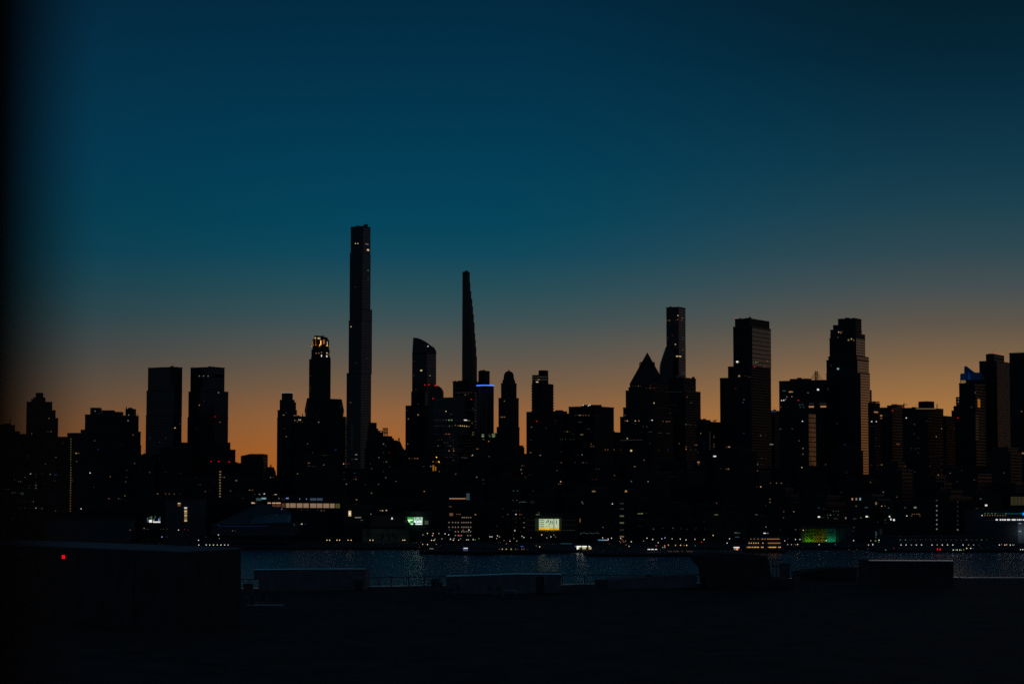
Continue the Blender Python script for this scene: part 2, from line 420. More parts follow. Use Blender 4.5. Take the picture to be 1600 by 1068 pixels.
mb = MB(); mb.lathe(tuple(at(449, 613, 2722).xy), [(8.2, at(449, 613.9, 2722).z), (8.2, at(449, 612.9, 2722).z)], 20); mb.build('roof_light_ring', E['w'], r)
r, _ = T('flat block with a lit roof corner between the white-ringed and gold-crowned towers', 2650, [(460, 482, 500, 650)], 'brick', 'building', 'apartment_block'); BLD[-1] += ('lit-corner block', 475)
mast(r, 472.8, 645, 651, 2662, .7)
# gold-crowned tower
r, tt = T('tall masonry tower with a gold-lit columned crown', 2900,
         [(481.8, 503, 516.4, 621), (483, 503.5, 516.8, 560), (486, 504, 516.6, 557), (486.6, 503.5, 515.2, 545), (488.2, 503, 514.2, 540)], 'stone', caps=False)
BLD[-1] += ('gold-crowned tower', 500)
cD = 2900; cz = lambda y: at(501, y, cD + 16).z
cc = at(501, 540, cD + 16)
mb = MB(); mb.lathe((cc.x, cc.y), [(9.6, cz(542)), (9.6, cz(528)), (8.4, cz(527)), (7.5, cz(526.6))], 12); add_part(r, mb, 'crown', M['stone'])
mb = MB()
for k in range(12):
    a = 2 * math.pi * (k + .5) / 12; mb.box((cc.x + 10.6 * math.cos(a), cc.y + 10.6 * math.sin(a), cz(541)), (1.1, 2.2, cz(530.6) - cz(541)), a)
add_part(r, mb, 'crown_fins', M['stone'], False)
mb = MB(); mb.facing([(491.2, 526.6), (493.5, 526.6), (493.5, 525.5), (503.5, 525.5), (504.5, 526.6), (505, 525.4), (507, 524.6), (506.8, 524.1), (504, 524.5), (491.2, 523.9)], cD + 14, 6); mb.build('roof_platform', M['steel'], r)
# octagonal flared block in front of it
r = empty('faceted_block', tuple(at(506, 800, 2600).xy) + (GZ,)); tag(r, 'flared dark block with faceted sides below the gold-crowned tower', 'building')
mb = MB(); mb.facing([(477.6, 652), (475.8, 641), (479.8, 621.4), (533.3, 623.2), (536.8, 641), (535.2, 652)], 2700, 10); add_part(r, mb, 'upper_wall', M['grey'])
mb = MB(); mb.facing([(473, 810), (540, 810), (540, 650.4), (473, 650.4)], 2699, 12); add_part(r, mb, 'lower_wall', M['stone'])
BLD.append((r, [], 'flared faceted block', 506))
# tallest slender tower
r, _ = T('tallest slender tower, a dark glass shaft rising far above the rest', 3300,
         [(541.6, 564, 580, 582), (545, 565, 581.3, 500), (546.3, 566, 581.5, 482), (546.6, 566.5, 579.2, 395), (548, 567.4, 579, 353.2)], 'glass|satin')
BLD[-1] += ('tallest slender tower', 562)
roofbox(r, 568.5, 574, 351.2, 3325, 356, 8); mb = MB(); mb.facing([(567.4, 351.4), (575.2, 351.6), (574.4, 350.2), (571, 350.5), (570.6, 349.4), (569.8, 350.5)], 3324, 6); mb.build('roof_crane', M['steel'], r)
roofbox(r, 556, 562, 352.4, 3330, 357, 8)
mb = MB()
for i, t in enumerate((.12, .4, .68, .95)):   # vertical fins on the shaft's lower right face
    x = 566 + 13.5 * t; p = at(x, 640, 3304 + 25 * t); mb.box((p.x, p.y, 60), (.8, 1.6, at(x, 505, p.y).z - 60), -AL)
mb.build('fins', M['steel'], r)
r, _ = T('terraced block stepping down right of the tallest slender tower', 2600, [(570, 600, 628, 700), (572, 600, 620.8, 687), (574, 600, 615.5, 684), (574, 598, 612.8, 680.8), (574, 590, 598.2, 672.5), (575, 584, 590.8, 669), (576, 582, 588.6, 660)], 'brick', 'building', 'apartment_block')
BLD[-1] += ('terraced block', 600)
mb = MB(); mb.facing([(622.2, 690), (624.2, 690), (624.1, 683.6), (622.2, 683.6)], 2606, 5); add_part(r, mb, 'chimney', M['brick'])
mb = MB(); mb.facing([(618, 712), (634, 712), (630, 703), (624, 689.2), (618, 687.4)], 2607, 25); add_part(r, mb, 'sloped_roof', M['roofing'])
# open lattice sign on its roof
s = empty('roof_sign_frame', at(602, 681, 2612)); tag(s, 'open lattice sign frame standing on the terraced block roof', 'sign frame')
mb = MB()
for x in (598.6, 601.0, 603.3, 605.6): mb.bar(at(x, 681, 2612), at(x, 668.4, 2612), .42)
for y in (668.6, 672, 674.4, 677): mb.bar(at(598.4, y, 2612), at(605.8, y, 2612), .42)
for y0, y1 in ((668.6, 672), (674.4, 677)):
    for x0, x1 in ((598.6, 601), (601, 603.3), (603.3, 605.6)): mb.bar(at(x0, y0, 2612), at(x1, y1, 2612), .25)
mb.build('frame', M['steel'], s)
# curved-top tower
r, _ = T('dark glass tower with a quarter-round curved top', 3000,
         [(633.6, 662, 683, 632.5, 'grey'), (642.4, 664, 682.4, 611), (644, 667, 681.6, 549.5)], 'glass|satin', caps=False)
BLD[-1] += ('curved-top tower', 662)
mb = MB(); mb.facing([(644.2, 550.5), (681.4, 550.5), (680.9, 547), (678.8, 543.4), (676, 541), (673.6, 540), (671.6, 538.4), (668, 535.4), (663.5, 532.6), (659, 530.2), (654.6, 528.4), (650, 527.5), (645.6, 527.1)], 3003, 26)
add_part(r, mb, 'curved_crown', M['glass'])
mb = MB(); mb.facing([(669, 700), (692, 700), (692.1, 611), (690.8, 607.4), (688.6, 604.8), (685, 602.6), (681, 601.6), (669, 601.4)], 2960, 34)
add_part(r, mb, 'curved_shoulder', M['brownwall'])
T('low block at the orange notch right of the terraced block', 2900, [(616, 630, 640, 702)], 'brick', 'building', 'apartment_block'); BLD[-1] += ('', 630)
# curved office with lit floors
def arc_tower(label, xL, xR, yT, D, bulge, mat, name='office_tower', cat='skyscraper', full=False, n=14):
    a, b = at(xL, yT, D), at(xR, yT, D); z = a.z
    pts = []
    for i in range(n + 1):
        t = i / n; q = a.lerp(b, t); pts.append((q.x, D - bulge * math.sin(math.pi * t)))
    back = [(p[0], D + bulge * math.sin(math.pi * i / n)) for i, p in enumerate(pts)] if full else [(pts[0][0] + 4, D + 32), (pts[-1][0] - 4, D + 32)]
    poly = pts + (back[-2:0:-1] if full else back[::-1])
    r = empty(name, (sum(p[0] for p in poly) / len(poly), D, GZ)); tag(r, label, cat)
    mb = MB(); mb.prism(poly, GZ, z); add_part(r, mb, 'wall', M[mat])
    mb = MB(); cx, cy = sum(p[0] for p in poly) / len(poly), sum(p[1] for p in poly) / len(poly)
    mb.prism([(cx + (p[0] - cx) * 1.01, cy + (p[1] - cy) * 1.01) for p in poly], z + .02, z + .8, True); mb.build('parapet', M['steel'], r)
    return r
r = arc_tower('bow-fronted office tower with curved bands of lit floors', 676.4, 741, 622.2, 2650, 14, 'glass'); BLD.append((r, [], 'bow-fronted office tower', 706))
roofbox(r, 699.5, 708, 620.4, 2655)
r, _ = T('flat-topped tower directly behind the foot of the needle-thin tower', 2950, [(707.6, 733, 748, 595)], 'grey')
BLD[-1] += ('flat-topped tower behind the needle', 727)
mb = MB(); mb.facing([(707, 597), (712, 597), (712, 594.2), (707, 595.6)], 2952, 6); add_part(r, mb, 'roof_house', M['grey'])
st = [(745.6, 594), (745.3, 556), (744.3, 541), (743.4, 530), (742.6, 520), (741.6, 503), (740.4, 490), (739.2, 478), (738, 466), (736.4, 454), (735, 441), (734.2, 425)]
r, _ = T('needle-thin tapering tower stepping in toward its tip on the right', 3150,
         [(721.9 + (1 - i / 11) * .0 + i * .06, 722 + .73 * (x - 722), x, y) for i, (x, y) in enumerate(st)], 'brownwall', caps=False)
BLD[-1] += ('needle-thin tower', 733)
mb = MB(); mb.facing([(722.8, 426), (734, 426), (733.9, 425), (732, 424.6), (731.6, 422.8), (728.5, 422.6), (726.2, 422), (727.2, 423.4), (726, 424.3), (722.8, 424.4)], 3160, 5); add_part(r, mb, 'roof_screen', M['steel'])
r, _ = T('plain square-topped tower peeking over the blue-rimmed tower', 3300, [(747.5, 758, 765.2, 579)], 'grey'); BLD[-1] += ('square-topped tower behind the blue rim', 757)
roofbox(r, 750, 757, 578.2, 3320)
r = arc_tower('round-fronted glass tower with a glowing blue rim', 744.9, 771.6, 602.4, 2750, 9, 'glass', full=True, n=16); BLD.append((r, [], 'blue-rimmed tower', 758))
a, b = at(744.3, 602, 2750), at(772.3, 602, 2750)
mb = MB(); pts = []
for k in range(32):
    t = 2 * math.pi * k / 32; pts.append(((a.x + b.x) / 2 - (b.x - a.x) / 2 * math.cos(t), 2750 - 9.6 * math.sin(t)))
mb.prism(pts, at(758, 602.2, 2741).z, at(758, 600.9, 2741).z, True); mb.build('rim_light', emat('blue_rim', (72, 120, 235), 1.6), r)
r, _ = T('low building with a row of bright greenish windows under the blue-rimmed tower', 2600, [(738, 764, 781, 676)], 'stone', 'building', 'office_block'); BLD[-1] += ('green-lit low block', 760)
# domed tower
r, _ = T('slim stepped tower ending in a round dome', 2850,
         [(775.6, 799, 812.2, 697), (776, 799, 811.8, 666.5), (778.8, 799, 810.6, 621), (782.8, 798, 807.2, 598), (785, 797.5, 805, 593.5)], 'stone')
BLD[-1] += ('domed tower', 795)
p = at(795, 593, 2864); sc = 2864 / F
mb = MB(); mb.lathe((p.x, p.y), [(9.2 * sc, p.z - 2), (8.2 * sc, p.z + 2.4 * sc), (7.9 * sc, p.z + 6 * sc), (7.2 * sc, p.z + 9 * sc), (5.6 * sc, p.z + 11.6 * sc), (3.2 * sc, p.z + 13.2 * sc), (.6, p.z + 13.8 * sc)], 24)
add_part(r, mb, 'dome', M['roofing'], smooth=True); mb = MB(); mb.bar((p.x, p.y, p.z + 13.4 * sc), (p.x, p.y, p.z + 16.6 * sc), (.8, .4)); mb.build('finial', M['steel'], r)
r, _ = T('ragged low block in the narrow orange gap right of the domed tower', 3000, [(806, 813, 819.4, 698), (810, 814, 817.6, 695.6)], 'brick', 'building', 'apartment_block'); BLD[-1] += ('', 814)
T('dark low block closing the bottom of the narrow gap beside the balconied tower', 2900, [(812, 820, 826, 708.5)], 'brick', 'building', 'apartment_block'); BLD[-1] += ('', 819)
# balconied tower
r, tt = T('balconied tower with a yellow-lit top and a plain roof box', 2600,
         [(822.4, 846, 866, 642.5), (831, 848, 864.6, 598.6), (831.4, 845, 856.8, 585.2, 'grey'), (841.4, 850, 856.6, 578)], 'brick', caps=False)
BLD[-1] += ('balconied tower', 848)
f = tt[1][0]; z1 = tt[1][2]
cxx, cyy = sum(p[0] for p in f) / 4, sum(p[1] for p in f) / 4
for k in range(14):
    z = z1 - 3 - k * 3.4; mb = MB(); q = 1.07
    mb.prism([(cxx + (p[0] - cxx) * q, cyy + (p[1] - cyy) * q) for p in f], z, z + .9, True); mb.build('balcony', M['stone'], r)
r, _ = T('low flat block between the balconied tower and the wide office block', 2700, [(858, 880, 893, 645.4), (864, 877, 886, 642)], 'stone', 'building', 'office_block'); BLD[-1] += ('', 876)
roofbox(r, 869.5, 879.6, 640.3, 2722)
r, _ = T('wide flat office block with white lamps on its roof', 2650, [(888.6, 930, 959.2, 634.4)], 'grey', 'building', 'office_block'); BLD[-1] += ('wide office block', 925)
roofbox(r, 909.5, 940, 632, 2668, 642, 20)
T('low block in the gap between the wide office block and the pyramid tower', 2900, [(950, 964, 975, 675)], 'brick', 'building', 'apartment_block'); BLD[-1] += ('', 964)
# pyramid tower
r, tt = T('tower with a steep pyramid roof', 2800,
         [(968.8, 1018, 1052, 650), (973.6, 1018, 1049, 635.5), (977.6, 1017, 1046, 609), (982, 1016, 1042, 604), (984, 1015.5, 1040, 598.4)], 'stone')
BLD[-1] += ('pyramid-roofed tower', 1011)
f, z = tt[-1][0], tt[-1][2]; cx, cy = sum(p[0] for p in f) / 4, sum(p[1] for p in f) / 4
ap = at(1011.4, 550, cy); mb = MB()
for i in range(4):
    a, b = f[i], f[(i + 1) % 4]; mb.face([(a[0], a[1], z + .3), (b[0], b[1], z + .3), (ap.x, cy, ap.z)])
add_part(r, mb, 'roof', M['roofing'])
for x in (1001.2, 1021.6):
    mb = MB(); mb.facing([(x - 1.7, 574), (x + 1.7, 574), (x + 1.5, 565), (x - 1.3, 565.6)], cy - 8, 14); add_part(r, mb, 'dormer', M['stone'])
# flared-base tower
r, _ = T('flat-topped dark glass tower flaring wider at its left foot', 3200, [(1031, 1058, 1071.6, 586), (1041, 1060.4, 1071, 479.3)], 'glass|satin')
BLD[-1] += ('flared-base tower', 1056)
mb = MB(); mb.facing([(1031.2, 700), (1052, 700), (1052, 545), (1041.1, 541), (1036, 556), (1032.4, 567), (1031.2, 575)], 3202, 18); add_part(r, mb, 'flared_foot', M['glass'])
r, _ = T('blocky stepped tower at the right foot of the flared-base tower', 2900, [(1040, 1071, 1094.7, 610), (1044, 1068, 1087.3, 589.5)], 'grey', 'building', 'office_tower'); BLD[-1] += ('blocky stepped tower', 1075)
roofbox(r, 1082, 1085.5, 588.4, 2930)
r, _ = T('low flat block closing the first orange gap right of the pyramid tower', 2800, [(1088, 1108, 1128, 658.4), (1090, 1102, 1110.2, 655.6)], 'brick', 'building', 'apartment_block'); BLD[-1] += ('', 1108)
mb = MB(); mb.facing([(1113.5, 656.2), (1121, 655.6), (1121, 656.1), (1118.4, 656.6), (1119, 658), (1114.8, 658), (1116, 656.6), (1113.5, 656.7)], 2812, 3); mb.build('roof_shelter', M['steel'], r)
# ribbed brown-face tower
r, _ = T('stepped glass tower whose right face glows dull brown with floor bands', 2800,
         [(1124.8, 1174, 1204.7, 589, 'grey'), (1137.4, 1174, 1204.6, 571.5, 'grey'), (1145.4, 1175.2, 1204.5, 509.4, 'grey|mirror'), (1148.3, 1172, 1202.2, 497.2, 'grey')], 'grey')
BLD[-1] += ('brown-faced glass tower', 1175)
mb = MB(); mb.facing([(1166, 497.6), (1169.4, 496.3), (1172, 495.2), (1174.6, 496.2), (1174.6, 498)], 2810, 6); mb.build('roof_house', M['steel'], r)
mast(r, 1170.8, 492.6, 497, 2812, .5)
T('low roofline with a blue sign strip closing the gap right of the brown-faced glass tower', 2900, [(1196, 1210, 1222, 641.2)], 'brick', 'building', 'office_block'); BLD[-1] += ('', 1210)
# lattice mast block
r, _ = T('flat office block carrying a lattice mast', 2700, [(1217.2, 1287, 1296, 593.3), (1234, 1262, 1268, 591.2)], 'grey', 'building', 'office_tower'); BLD[-1] += ('lattice-mast block', 1254)
m_ = empty('lattice_mast', at(1275.4, 592, 2722)); tag(m_, 'braced lattice mast standing on the flat office block roof', 'mast')
mb = MB(); D = 2722
for x in (1273.8, 1277): mb.bar(at(x, 593.5, D), at(x, 579, D), .5)
for i in range(6): y = 580 + 2.3 * i; mb.bar(at(1273.8, y, D), at(1277, y + 2.3, D), .3); mb.bar(at(1277, y, D), at(1273.8, y + 2.3, D), .3)
mb.build('frame', M['steel'], m_)
for x0, y0, x1 in ((1274, 581, 1266.4), (1274, 584, 1269), (1277, 581, 1284.6), (1277, 584, 1281.6), (1274, 588, 1271), (1277, 588, 1280)):
    mb = MB(); mb.bar(at(x0, y0, D), at(x1, 592.6, D), .28); mb.build('stay', M['steel'], m_)
r, _ = T('slim slab in front of the lattice-mast block with a dull lit right side', 2500, [(1236, 1263.4, 1274.6, 645)], 'grey|mirror', 'building', 'office_tower'); BLD[-1] += ('slim slab under the mast', 1255)
# amber-sided tower
r, _ = T('stepped tower with an amber-lit right side, tallest on the right', 2700,
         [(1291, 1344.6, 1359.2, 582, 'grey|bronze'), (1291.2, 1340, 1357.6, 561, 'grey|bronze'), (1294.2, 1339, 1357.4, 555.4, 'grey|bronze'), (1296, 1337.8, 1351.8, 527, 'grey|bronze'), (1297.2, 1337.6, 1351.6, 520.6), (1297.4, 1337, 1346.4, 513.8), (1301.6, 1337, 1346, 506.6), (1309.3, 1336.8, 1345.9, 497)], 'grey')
BLD[-1] += ('amber-sided tower', 1325)
T('narrow dark wing against the right flank of the amber-sided tower', 2730, [(1350, 1357, 1362, 609)], 'grey', 'building', 'office_block'); BLD[-1] += ('', 1358)
r, _ = T('low tower with a railed flat roof right of the amber-sided tower', 2600, [(1356, 1367, 1375, 629)], 'stone', 'building', 'office_block'); BLD[-1] += ('', 1368)
roofbox(r, 1363, 1374.6, 626.8, 2612, 628.2, 6)
r, _ = T('long flat block with roof clutter between the amber-sided tower and the drum roof', 2650, [(1364, 1394, 1418, 636.2), (1386, 1402, 1413.4, 633)], 'grey', 'building', 'office_block'); BLD[-1] += ('cluttered flat block', 1395)
mast(r, 1412.7, 628.4, 634, 2670); mb = MB(); mb.bar(at(1410, 631.6, 2670), at(1418.4, 631.8, 2670), .4); mb.build('antenna_arm', M['steel'], r)
for k in range(12):
    x = 1394 + k * 1.6; mb = MB(); mb.box((at(x, 633, 2672).x, 2672, at(x, 633.4, 2672).z), (.9, 1, rnd.uniform(.6, 2.2))); mb.build('roof_vent', M['steel'], r)
r, _ = T('block crowned by a round drum with a thin yellow ring of light', 2550, [(1410, 1450, 1474, 636.4)], 'grey', 'building', 'office_block'); BLD[-1] += ('round-drum block', 1447)
p = at(1447.4, 637, 2566)
mb = MB(); mb.lathe((p.x, p.y), [(9.3, p.z - 2), (9.3, at(1447, 627.6, 2566).z), (8.6, at(1447, 627, 2566).z)], 24); add_part(r, mb, 'drum', M['stone'])
mb = MB(); mb.facing([(1431.5, 638.6), (1462.8, 638.6), (1462.8, 637.6), (1431.5, 637.6)], 2549, 1.2); mb.build('light_strip', E['y'], r)
for x in (1463.6, 1464.8): mast(r, x, 630, 636.6, 2560, .35)
mast(r, 1447.4, 625.4, 628, 2566, .5)
T('low saddle of dark rooftops left of the blue-lit wedge tower', 2600, [(1462, 1478, 1492, 649.6)], 'brick', 'building', 'apartment_block'); BLD[-1] += ('', 1481)
r, _ = T('staircase-like block climbing toward the blue-lit wedge tower', 2700, [(1486.6, 1500, 1508, 641), (1489.8, 1500, 1507, 634), (1493.6, 1500, 1505, 620)], 'stone', 'building', 'apartment_block'); BLD[-1] += ('', 1492)
# blue wedge
r, _ = T('dark tower topped by a blue-lit wedge roof', 2550, [(1498.4, 1524, 1540, 598)], 'grey'); BLD[-1] += ('blue wedge tower', 1515)
bl = emat('blue_floodlit_glow', (4, 32, 72), .45)  # floodlighting of lantern and wedge put in as surface glow
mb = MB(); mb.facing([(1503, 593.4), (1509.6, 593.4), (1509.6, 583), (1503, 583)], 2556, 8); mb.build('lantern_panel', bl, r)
mb = MB(); mb.facing([(1509.8, 593), (1534, 593), (1534, 581.6), (1524, 581.6), (1521.4, 580.4), (1515, 575.4), (1509.8, 571.4)], 2551, 12); mb.build('wedge_roof', emat('blue_wedge_glow', (3, 24, 54), .4), r)
mb = MB(); mb.facing([(1512.8, 593), (1516.8, 593), (1514.8, 583), (1512.8, 581)], 2550.4, .4); mb.build('flood_streak', emat('blue_streak_glow', (6, 46, 100), .5), r)  # brighter floodlight streak laid on as a thin glowing sheet
mb = MB(); mb.facing([(1502, 597.6), (1509.6, 597.6), (1509.6, 594), (1502, 594)], 2554, 6); mb.build('lit_storey', E['y'], r)
mb = MB(); mb.facing([(1509.7, 599), (1534, 599), (1534, 593.2), (1509.7, 593.2)], 2551, 12); add_part(r, mb, 'upper_wall', M['grey'])
for x in (1500.6, 1502): mast(r, x, 584.5, 598, 2556, .35)
r, _ = T('massive slab tower with a bare, glow-browned right side near the right edge', 2600, [(1530, 1557.4, 1578.4, 563.4, 'grey|brownwall'), (1540.4, 1553.2, 1569, 553)], 'grey'); BLD[-1] += ('brown-sided slab tower', 1555)  # brown of the horizon glow put into the side wall colour
mb = MB(); mb.facing([(1526.6, 636.4), (1532.4, 636.4), (1532.4, 623.4), (1526.6, 623.4)], 2548, 1); mb.build('lit_panel', E['o'], r) if False else None
r, _ = T('dark slab tower with a white-lit roof strip, cut by the right edge', 2450, [(1577, 1622, 1650, 550)], 'grey'); BLD[-1] += ('white-stripped edge tower', 1590)
for x0, x1 in ((1585.8, 1592), (1593, 1598.6), (1599.4, 1606)):
    mb = MB(); mb.facing([(x0, 550), (x1, 550), (x1, 548.3), (x0, 548.3)], 2458, 2); mb.build('roof_lamp', E['y'], r)

# ------------------------------------------------------------------ the darker mid-rise city between towers and river
LM = sorted((b[3], b[2]) for b in BLD if len(b) > 3 and b[2])
def near_lm(px): return min(LM, key=lambda t: abs(t[0] - px))[1]
GAPS = [(216, 231, 706), (280, 300, 691), (364, 380, 724), (407, 438, 744), (612, 640, 704), (770, 781, 678), (806, 828, 709), (950, 976, 677), (1086, 1130, 660), (1198, 1222, 644), (1465, 1492, 652), (90, 108, 684)]
def cap(a, b, y):
    for g0, g1, gy in GAPS:
        if a < g1 and b > g0: y = max(y, gy + rnd.uniform(1, 8))
    return y
FILL = []
for row, (D, lo, hi, wl, wh, word) in enumerate(((2420, 696, 742, 44, 72, 'high'), (2120, 728, 786, 44, 76, 'middle'), (1850, 772, 812, 42, 80, 'low'))):
    x = -30 - rnd.uniform(0, 25)
    while x < 1625:
        w = rnd.uniform(wl, wh); y = cap(x, x + w, rnd.uniform(lo, hi)); d = D + rnd.uniform(-70, 70)
        mat = rnd.choice(['brick', 'stone', 'grey', 'brick'])
        tiers = [(x, x + w * rnd.uniform(.55, .8), x + w, y)]
        if rnd.random() < .45:
            q = rnd.uniform(.1, .3) * w; y2 = cap(x, x + w, y - rnd.uniform(4, 14)); 
            if y2 < y - 2: tiers.append((x + q, x + w * .6, x + w - q * rnd.uniform(.4, 1), y2))
        r, _ = T('x', d, tiers, mat, 'building', 'apartment_block', group='dark mid-rise blocks between the towers and the river')
        FILL.append([r, x + w / 2, row, y, 0, {}]); BLD[-1] += ('', x + w / 2)
        x += w - rnd.uniform(2, 7)

# ------------------------------------------------------------------ waterfront buildings
def block(label, px0, px1, yT, D, depth, mat='grey', name='waterfront_building', cat='building', lm=''):
    a, b = at(px0, yT, D), at(px1, yT, D)
    r = empty(name, ((a.x + b.x) / 2, D + depth / 2, GZ)); tag(r, label, cat)
    mb = MB(); mb.prism([(a.x, D), (b.x, D), (b.x, D + depth), (a.x, D + depth)], GZ, a.z); add_part(r, mb, 'wall', M[mat])
    mb = MB(); t = .35
    for x0, x1, y0, y1 in ((a.x - .2, b.x + .2, D - .2, D + t), (a.x - .2, b.x + .2, D + depth - t, D + depth + .2), (a.x - .2, a.x + t, D + t, D + depth - t), (b.x - t, b.x + .2, D + t, D + depth - t)):
        mb.prism([(x0, y0), (x1, y0), (x1, y1), (x0, y1)], a.z - .3, a.z + .7, True)
    mb.build('parapet', M['quay'], r)
    BLD.append((r, [], lm, (px0 + px1) / 2)); return r
def panel(root, x0, x1, y0, y1, D, mat, name='lit_window', th=.3):
    mb = MB(); mb.facing([(x0, y1), (x1, y1), (x1, y0), (x0, y0)], D - th, th - .03); return mb.build(name, mat, root)
W_ = block
W_('low shed with a row of small lit windows at the far left waterfront', -20, 74, 781, 1740, 40, 'brick')
W_('dark waterfront shed under the dotted-line slab', 70, 205, 812, 1700, 50, 'shed')
r = W_('dark block with a bright white and blue showroom at its foot', 226, 257, 775, 1720, 30, 'stone')
SH = 1720
for x0, x1, y0, y1, k in ((229.6, 232, 808, 815, 'c'), (232.8, 237.6, 811.6, 815.6, 'W'), (235.6, 237.6, 806, 811.6, 'g'), (233, 235, 807, 808.6, 'c'), (239, 250.4, 814, 815.9, 'W'), (239.6, 240.8, 811, 814, 'C'), (240.6, 242, 808, 811, 'c'), (242, 243.6, 805.5, 808, 'c'), (247.2, 249.2, 809.6, 814, 'B'), (249.2, 250.8, 807, 814, 'c'), (240.8, 247, 810, 810.7, 'e')):
    panel(r, x0, x1, y0, y1, SH, E[k])
r = W_('plain block with a lit yellow stairwell of stacked windows', 258, 312, 780, 1700, 34, 'shed')
for x0, x1, y0, y1, k in ((287.9, 292.2, 792, 793.4, 'W'), (288, 292.1, 793.6, 796.2, 'y'), (288, 292.1, 797, 799, 'Y'), (288, 292.1, 800, 801, 'Y'), (288, 292.1, 801.2, 803.6, 'y'), (288, 292.1, 804, 805.6, 'Y'), (288, 292.1, 806, 807.6, 'y'), (288, 292.1, 807.8, 810, 'y'), (288, 292.1, 811, 812.2, 'Y'), (288, 292.1, 812.8, 814, 'Y'), (277.7, 282, 785.2, 786.6, 'Y'), (277.7, 282, 786.9, 790.3, 'o')):
    panel(r, x0, x1, y0, y1, 1700, E[k])
# gabled pier shed in front of the glazed hall
r = empty('pier_shed', tuple(at(410, 820, 1640).xy) + (GZ,)); tag(r, 'big gabled pier shed with ribbed metal roof, a faint blue line along its eave', 'pier shed')
mb = MB(); mb.facing([(330, 836), (455, 836), (455, 817), (330, 820)], 1640, 60); add_part(r, mb, 'wall', M['shed'])
mb = MB()
rl = [at(330, 819.8, 1639), at(455, 816.8, 1639), at(455, 799, 1690), at(408, 785.5, 1690)]
mb.face([rl[0], rl[1], rl[2], rl[3]]); mb.face([at(408, 785.5, 1690), at(455, 799, 1690), at(455, 817, 1701), at(330, 820, 1701)]); mb.face([at(330, 819.8, 1639), at(408, 785.5, 1690), at(330, 820, 1701)]); mb.face([at(455, 816.8, 1639), at(455, 817, 1701), at(455, 799, 1690)])
add_part(r, mb, 'roof', M['shed'])
for k in range(16):
    x = 392 + k * 3.9; mb = MB(); t = (x - 330) / 125
    mb.bar(at(x, 819 - t * 3, 1638.4), at(min(454, x + 9), 803 + (k - 8) * .2, 1676), .35, 4); mb.build('roof_rib', M['coping'], r)
panel(r, 341, 418, 821.2, 821.9, 1639.5, emat('blue_eave_light', (8, 26, 62), 1.0), 'light_strip')
# glazed hall with a long lit gallery
r = W_('long hall with a glazed gallery of cream-lit panes under the gold-crowned tower', 396, 534, 775, 1760, 50, 'grey')
gal = emat('gallery_cream', (136, 110, 88), .9); galb = emat('gallery_bright', (205, 160, 115), 1.0); gald = emat('gallery_dim', (70, 46, 32), 1); galy = emat('gallery_olive', (74, 68, 34), 1.0)
z5 = lambda x: 330 + x / 6.957
for x0, x1 in ((612, 648), (662, 697), (702, 755), (438, 474)): panel(r, z5(x0), z5(x1), 784.6, 786.1, 1760, galb)
for x0, x1 in ((662, 697), (702, 755)): panel(r, z5(x0), z5(x1), 786.6, 791.4, 1760, gald)
for x0, x1, m in ((765, 800, gald), (812, 850, gal), (858, 918, gal), (930, 992, gal), (1002, 1060, gal), (1075, 1140, gal), (1147, 1208, gal), (1218, 1282, gal), (1292, 1340, gal), (1350, 1372, galy), (1375, 1398, galy)):
    panel(r, z5(x0), z5(x1), 785.6 + (x0 - 765) / 900, 792.4 + (x0 - 765) / 900, 1760, m)
gbl = emat('office_bluish', (44, 58, 72), 1.1)
for x0, x1, m in ((765, 800, E['e']), (1075, 1140, gbl), (1147, 1210, gbl), (488, 545, E['c'])): panel(r, z5(x0), z5(x1), 777.6, 781.6, 1760, m)
panel(r, z5(548), z5(596), 777, 779.4, 1760, E['C'])
r = W_('dark narrow block with one tall bright doorway right of the lit gallery', 536, 580, 789, 1740, 30, 'brick')
panel(r, 544.4, 548.6, 797.4, 805.8, 1740, E['Y']); panel(r, 545.4, 547.6, 800, 803, 1739.6, E['W'], 'lit_window', .2)
W_('dark waterfront block behind the bare trees', 578, 634, 806, 1730, 34, 'stone')
# green billboard building
r = W_('low dark block carrying the green and white billboard', 628, 676, 800, 1745, 30, 'grey')
b = empty('billboard', at(648, 819.5, 1741)); tag(b, 'bright green and white billboard with a notched lower edge', 'billboard')
mb = MB(); mb.facing([(636.6, 807.4), (645.6, 807.6), (645.8, 819), (644.6, 819), (641, 819), (639, 814.8), (637.2, 812.8)], 1741, 1); mb.build('panel', emat('sign_green', (46, 140, 62), 1.3), b)
mb = MB(); mb.facing([(646.4, 807.6), (660.2, 807.4), (660.2, 816.6), (660, 819.1), (649.2, 819.1), (648, 816.2), (646.2, 815)], 1741, 1); mb.build('panel', emat('sign_pale', (158, 200, 170), 1.0), b)
for x0, x1, y0, y1, k in ((637.2, 645, 811, 812.4, (220, 240, 190)), (638.2, 641, 813, 815, (235, 245, 225)), (642, 645.4, 817.4, 818.8, (230, 240, 240)), (647.4, 659.6, 813.2, 815.6, (226, 236, 230)), (649.4, 659, 817.2, 818.9, (240, 246, 250))):
    panel(b, x0, x1, y0, y1, 1740.9, emat('sign_white', k, 2), 'sign_stripe', .2)
for x0, x1, y0, y1 in ((637, 645.6, 809.9, 810.6), (652.2, 653.6, 811, 812.2), (650.4, 651.4, 813.4, 814.6), (654.2, 655.2, 813.6, 814.8), (658.6, 660, 813.8, 814.8), (648.6, 650, 808.2, 810), (655.4, 657, 808, 810.4), (647, 660, 816.2, 816.9)):
    panel(b, x0, x1, y0, y1, 1740.7, M['black'], 'sign_mark', .2)
panel(r, 663.4, 669.2, 812.8, 818.8, 1745, emat('dim_green_pane', (52, 64, 48), 1), 'lit_window')
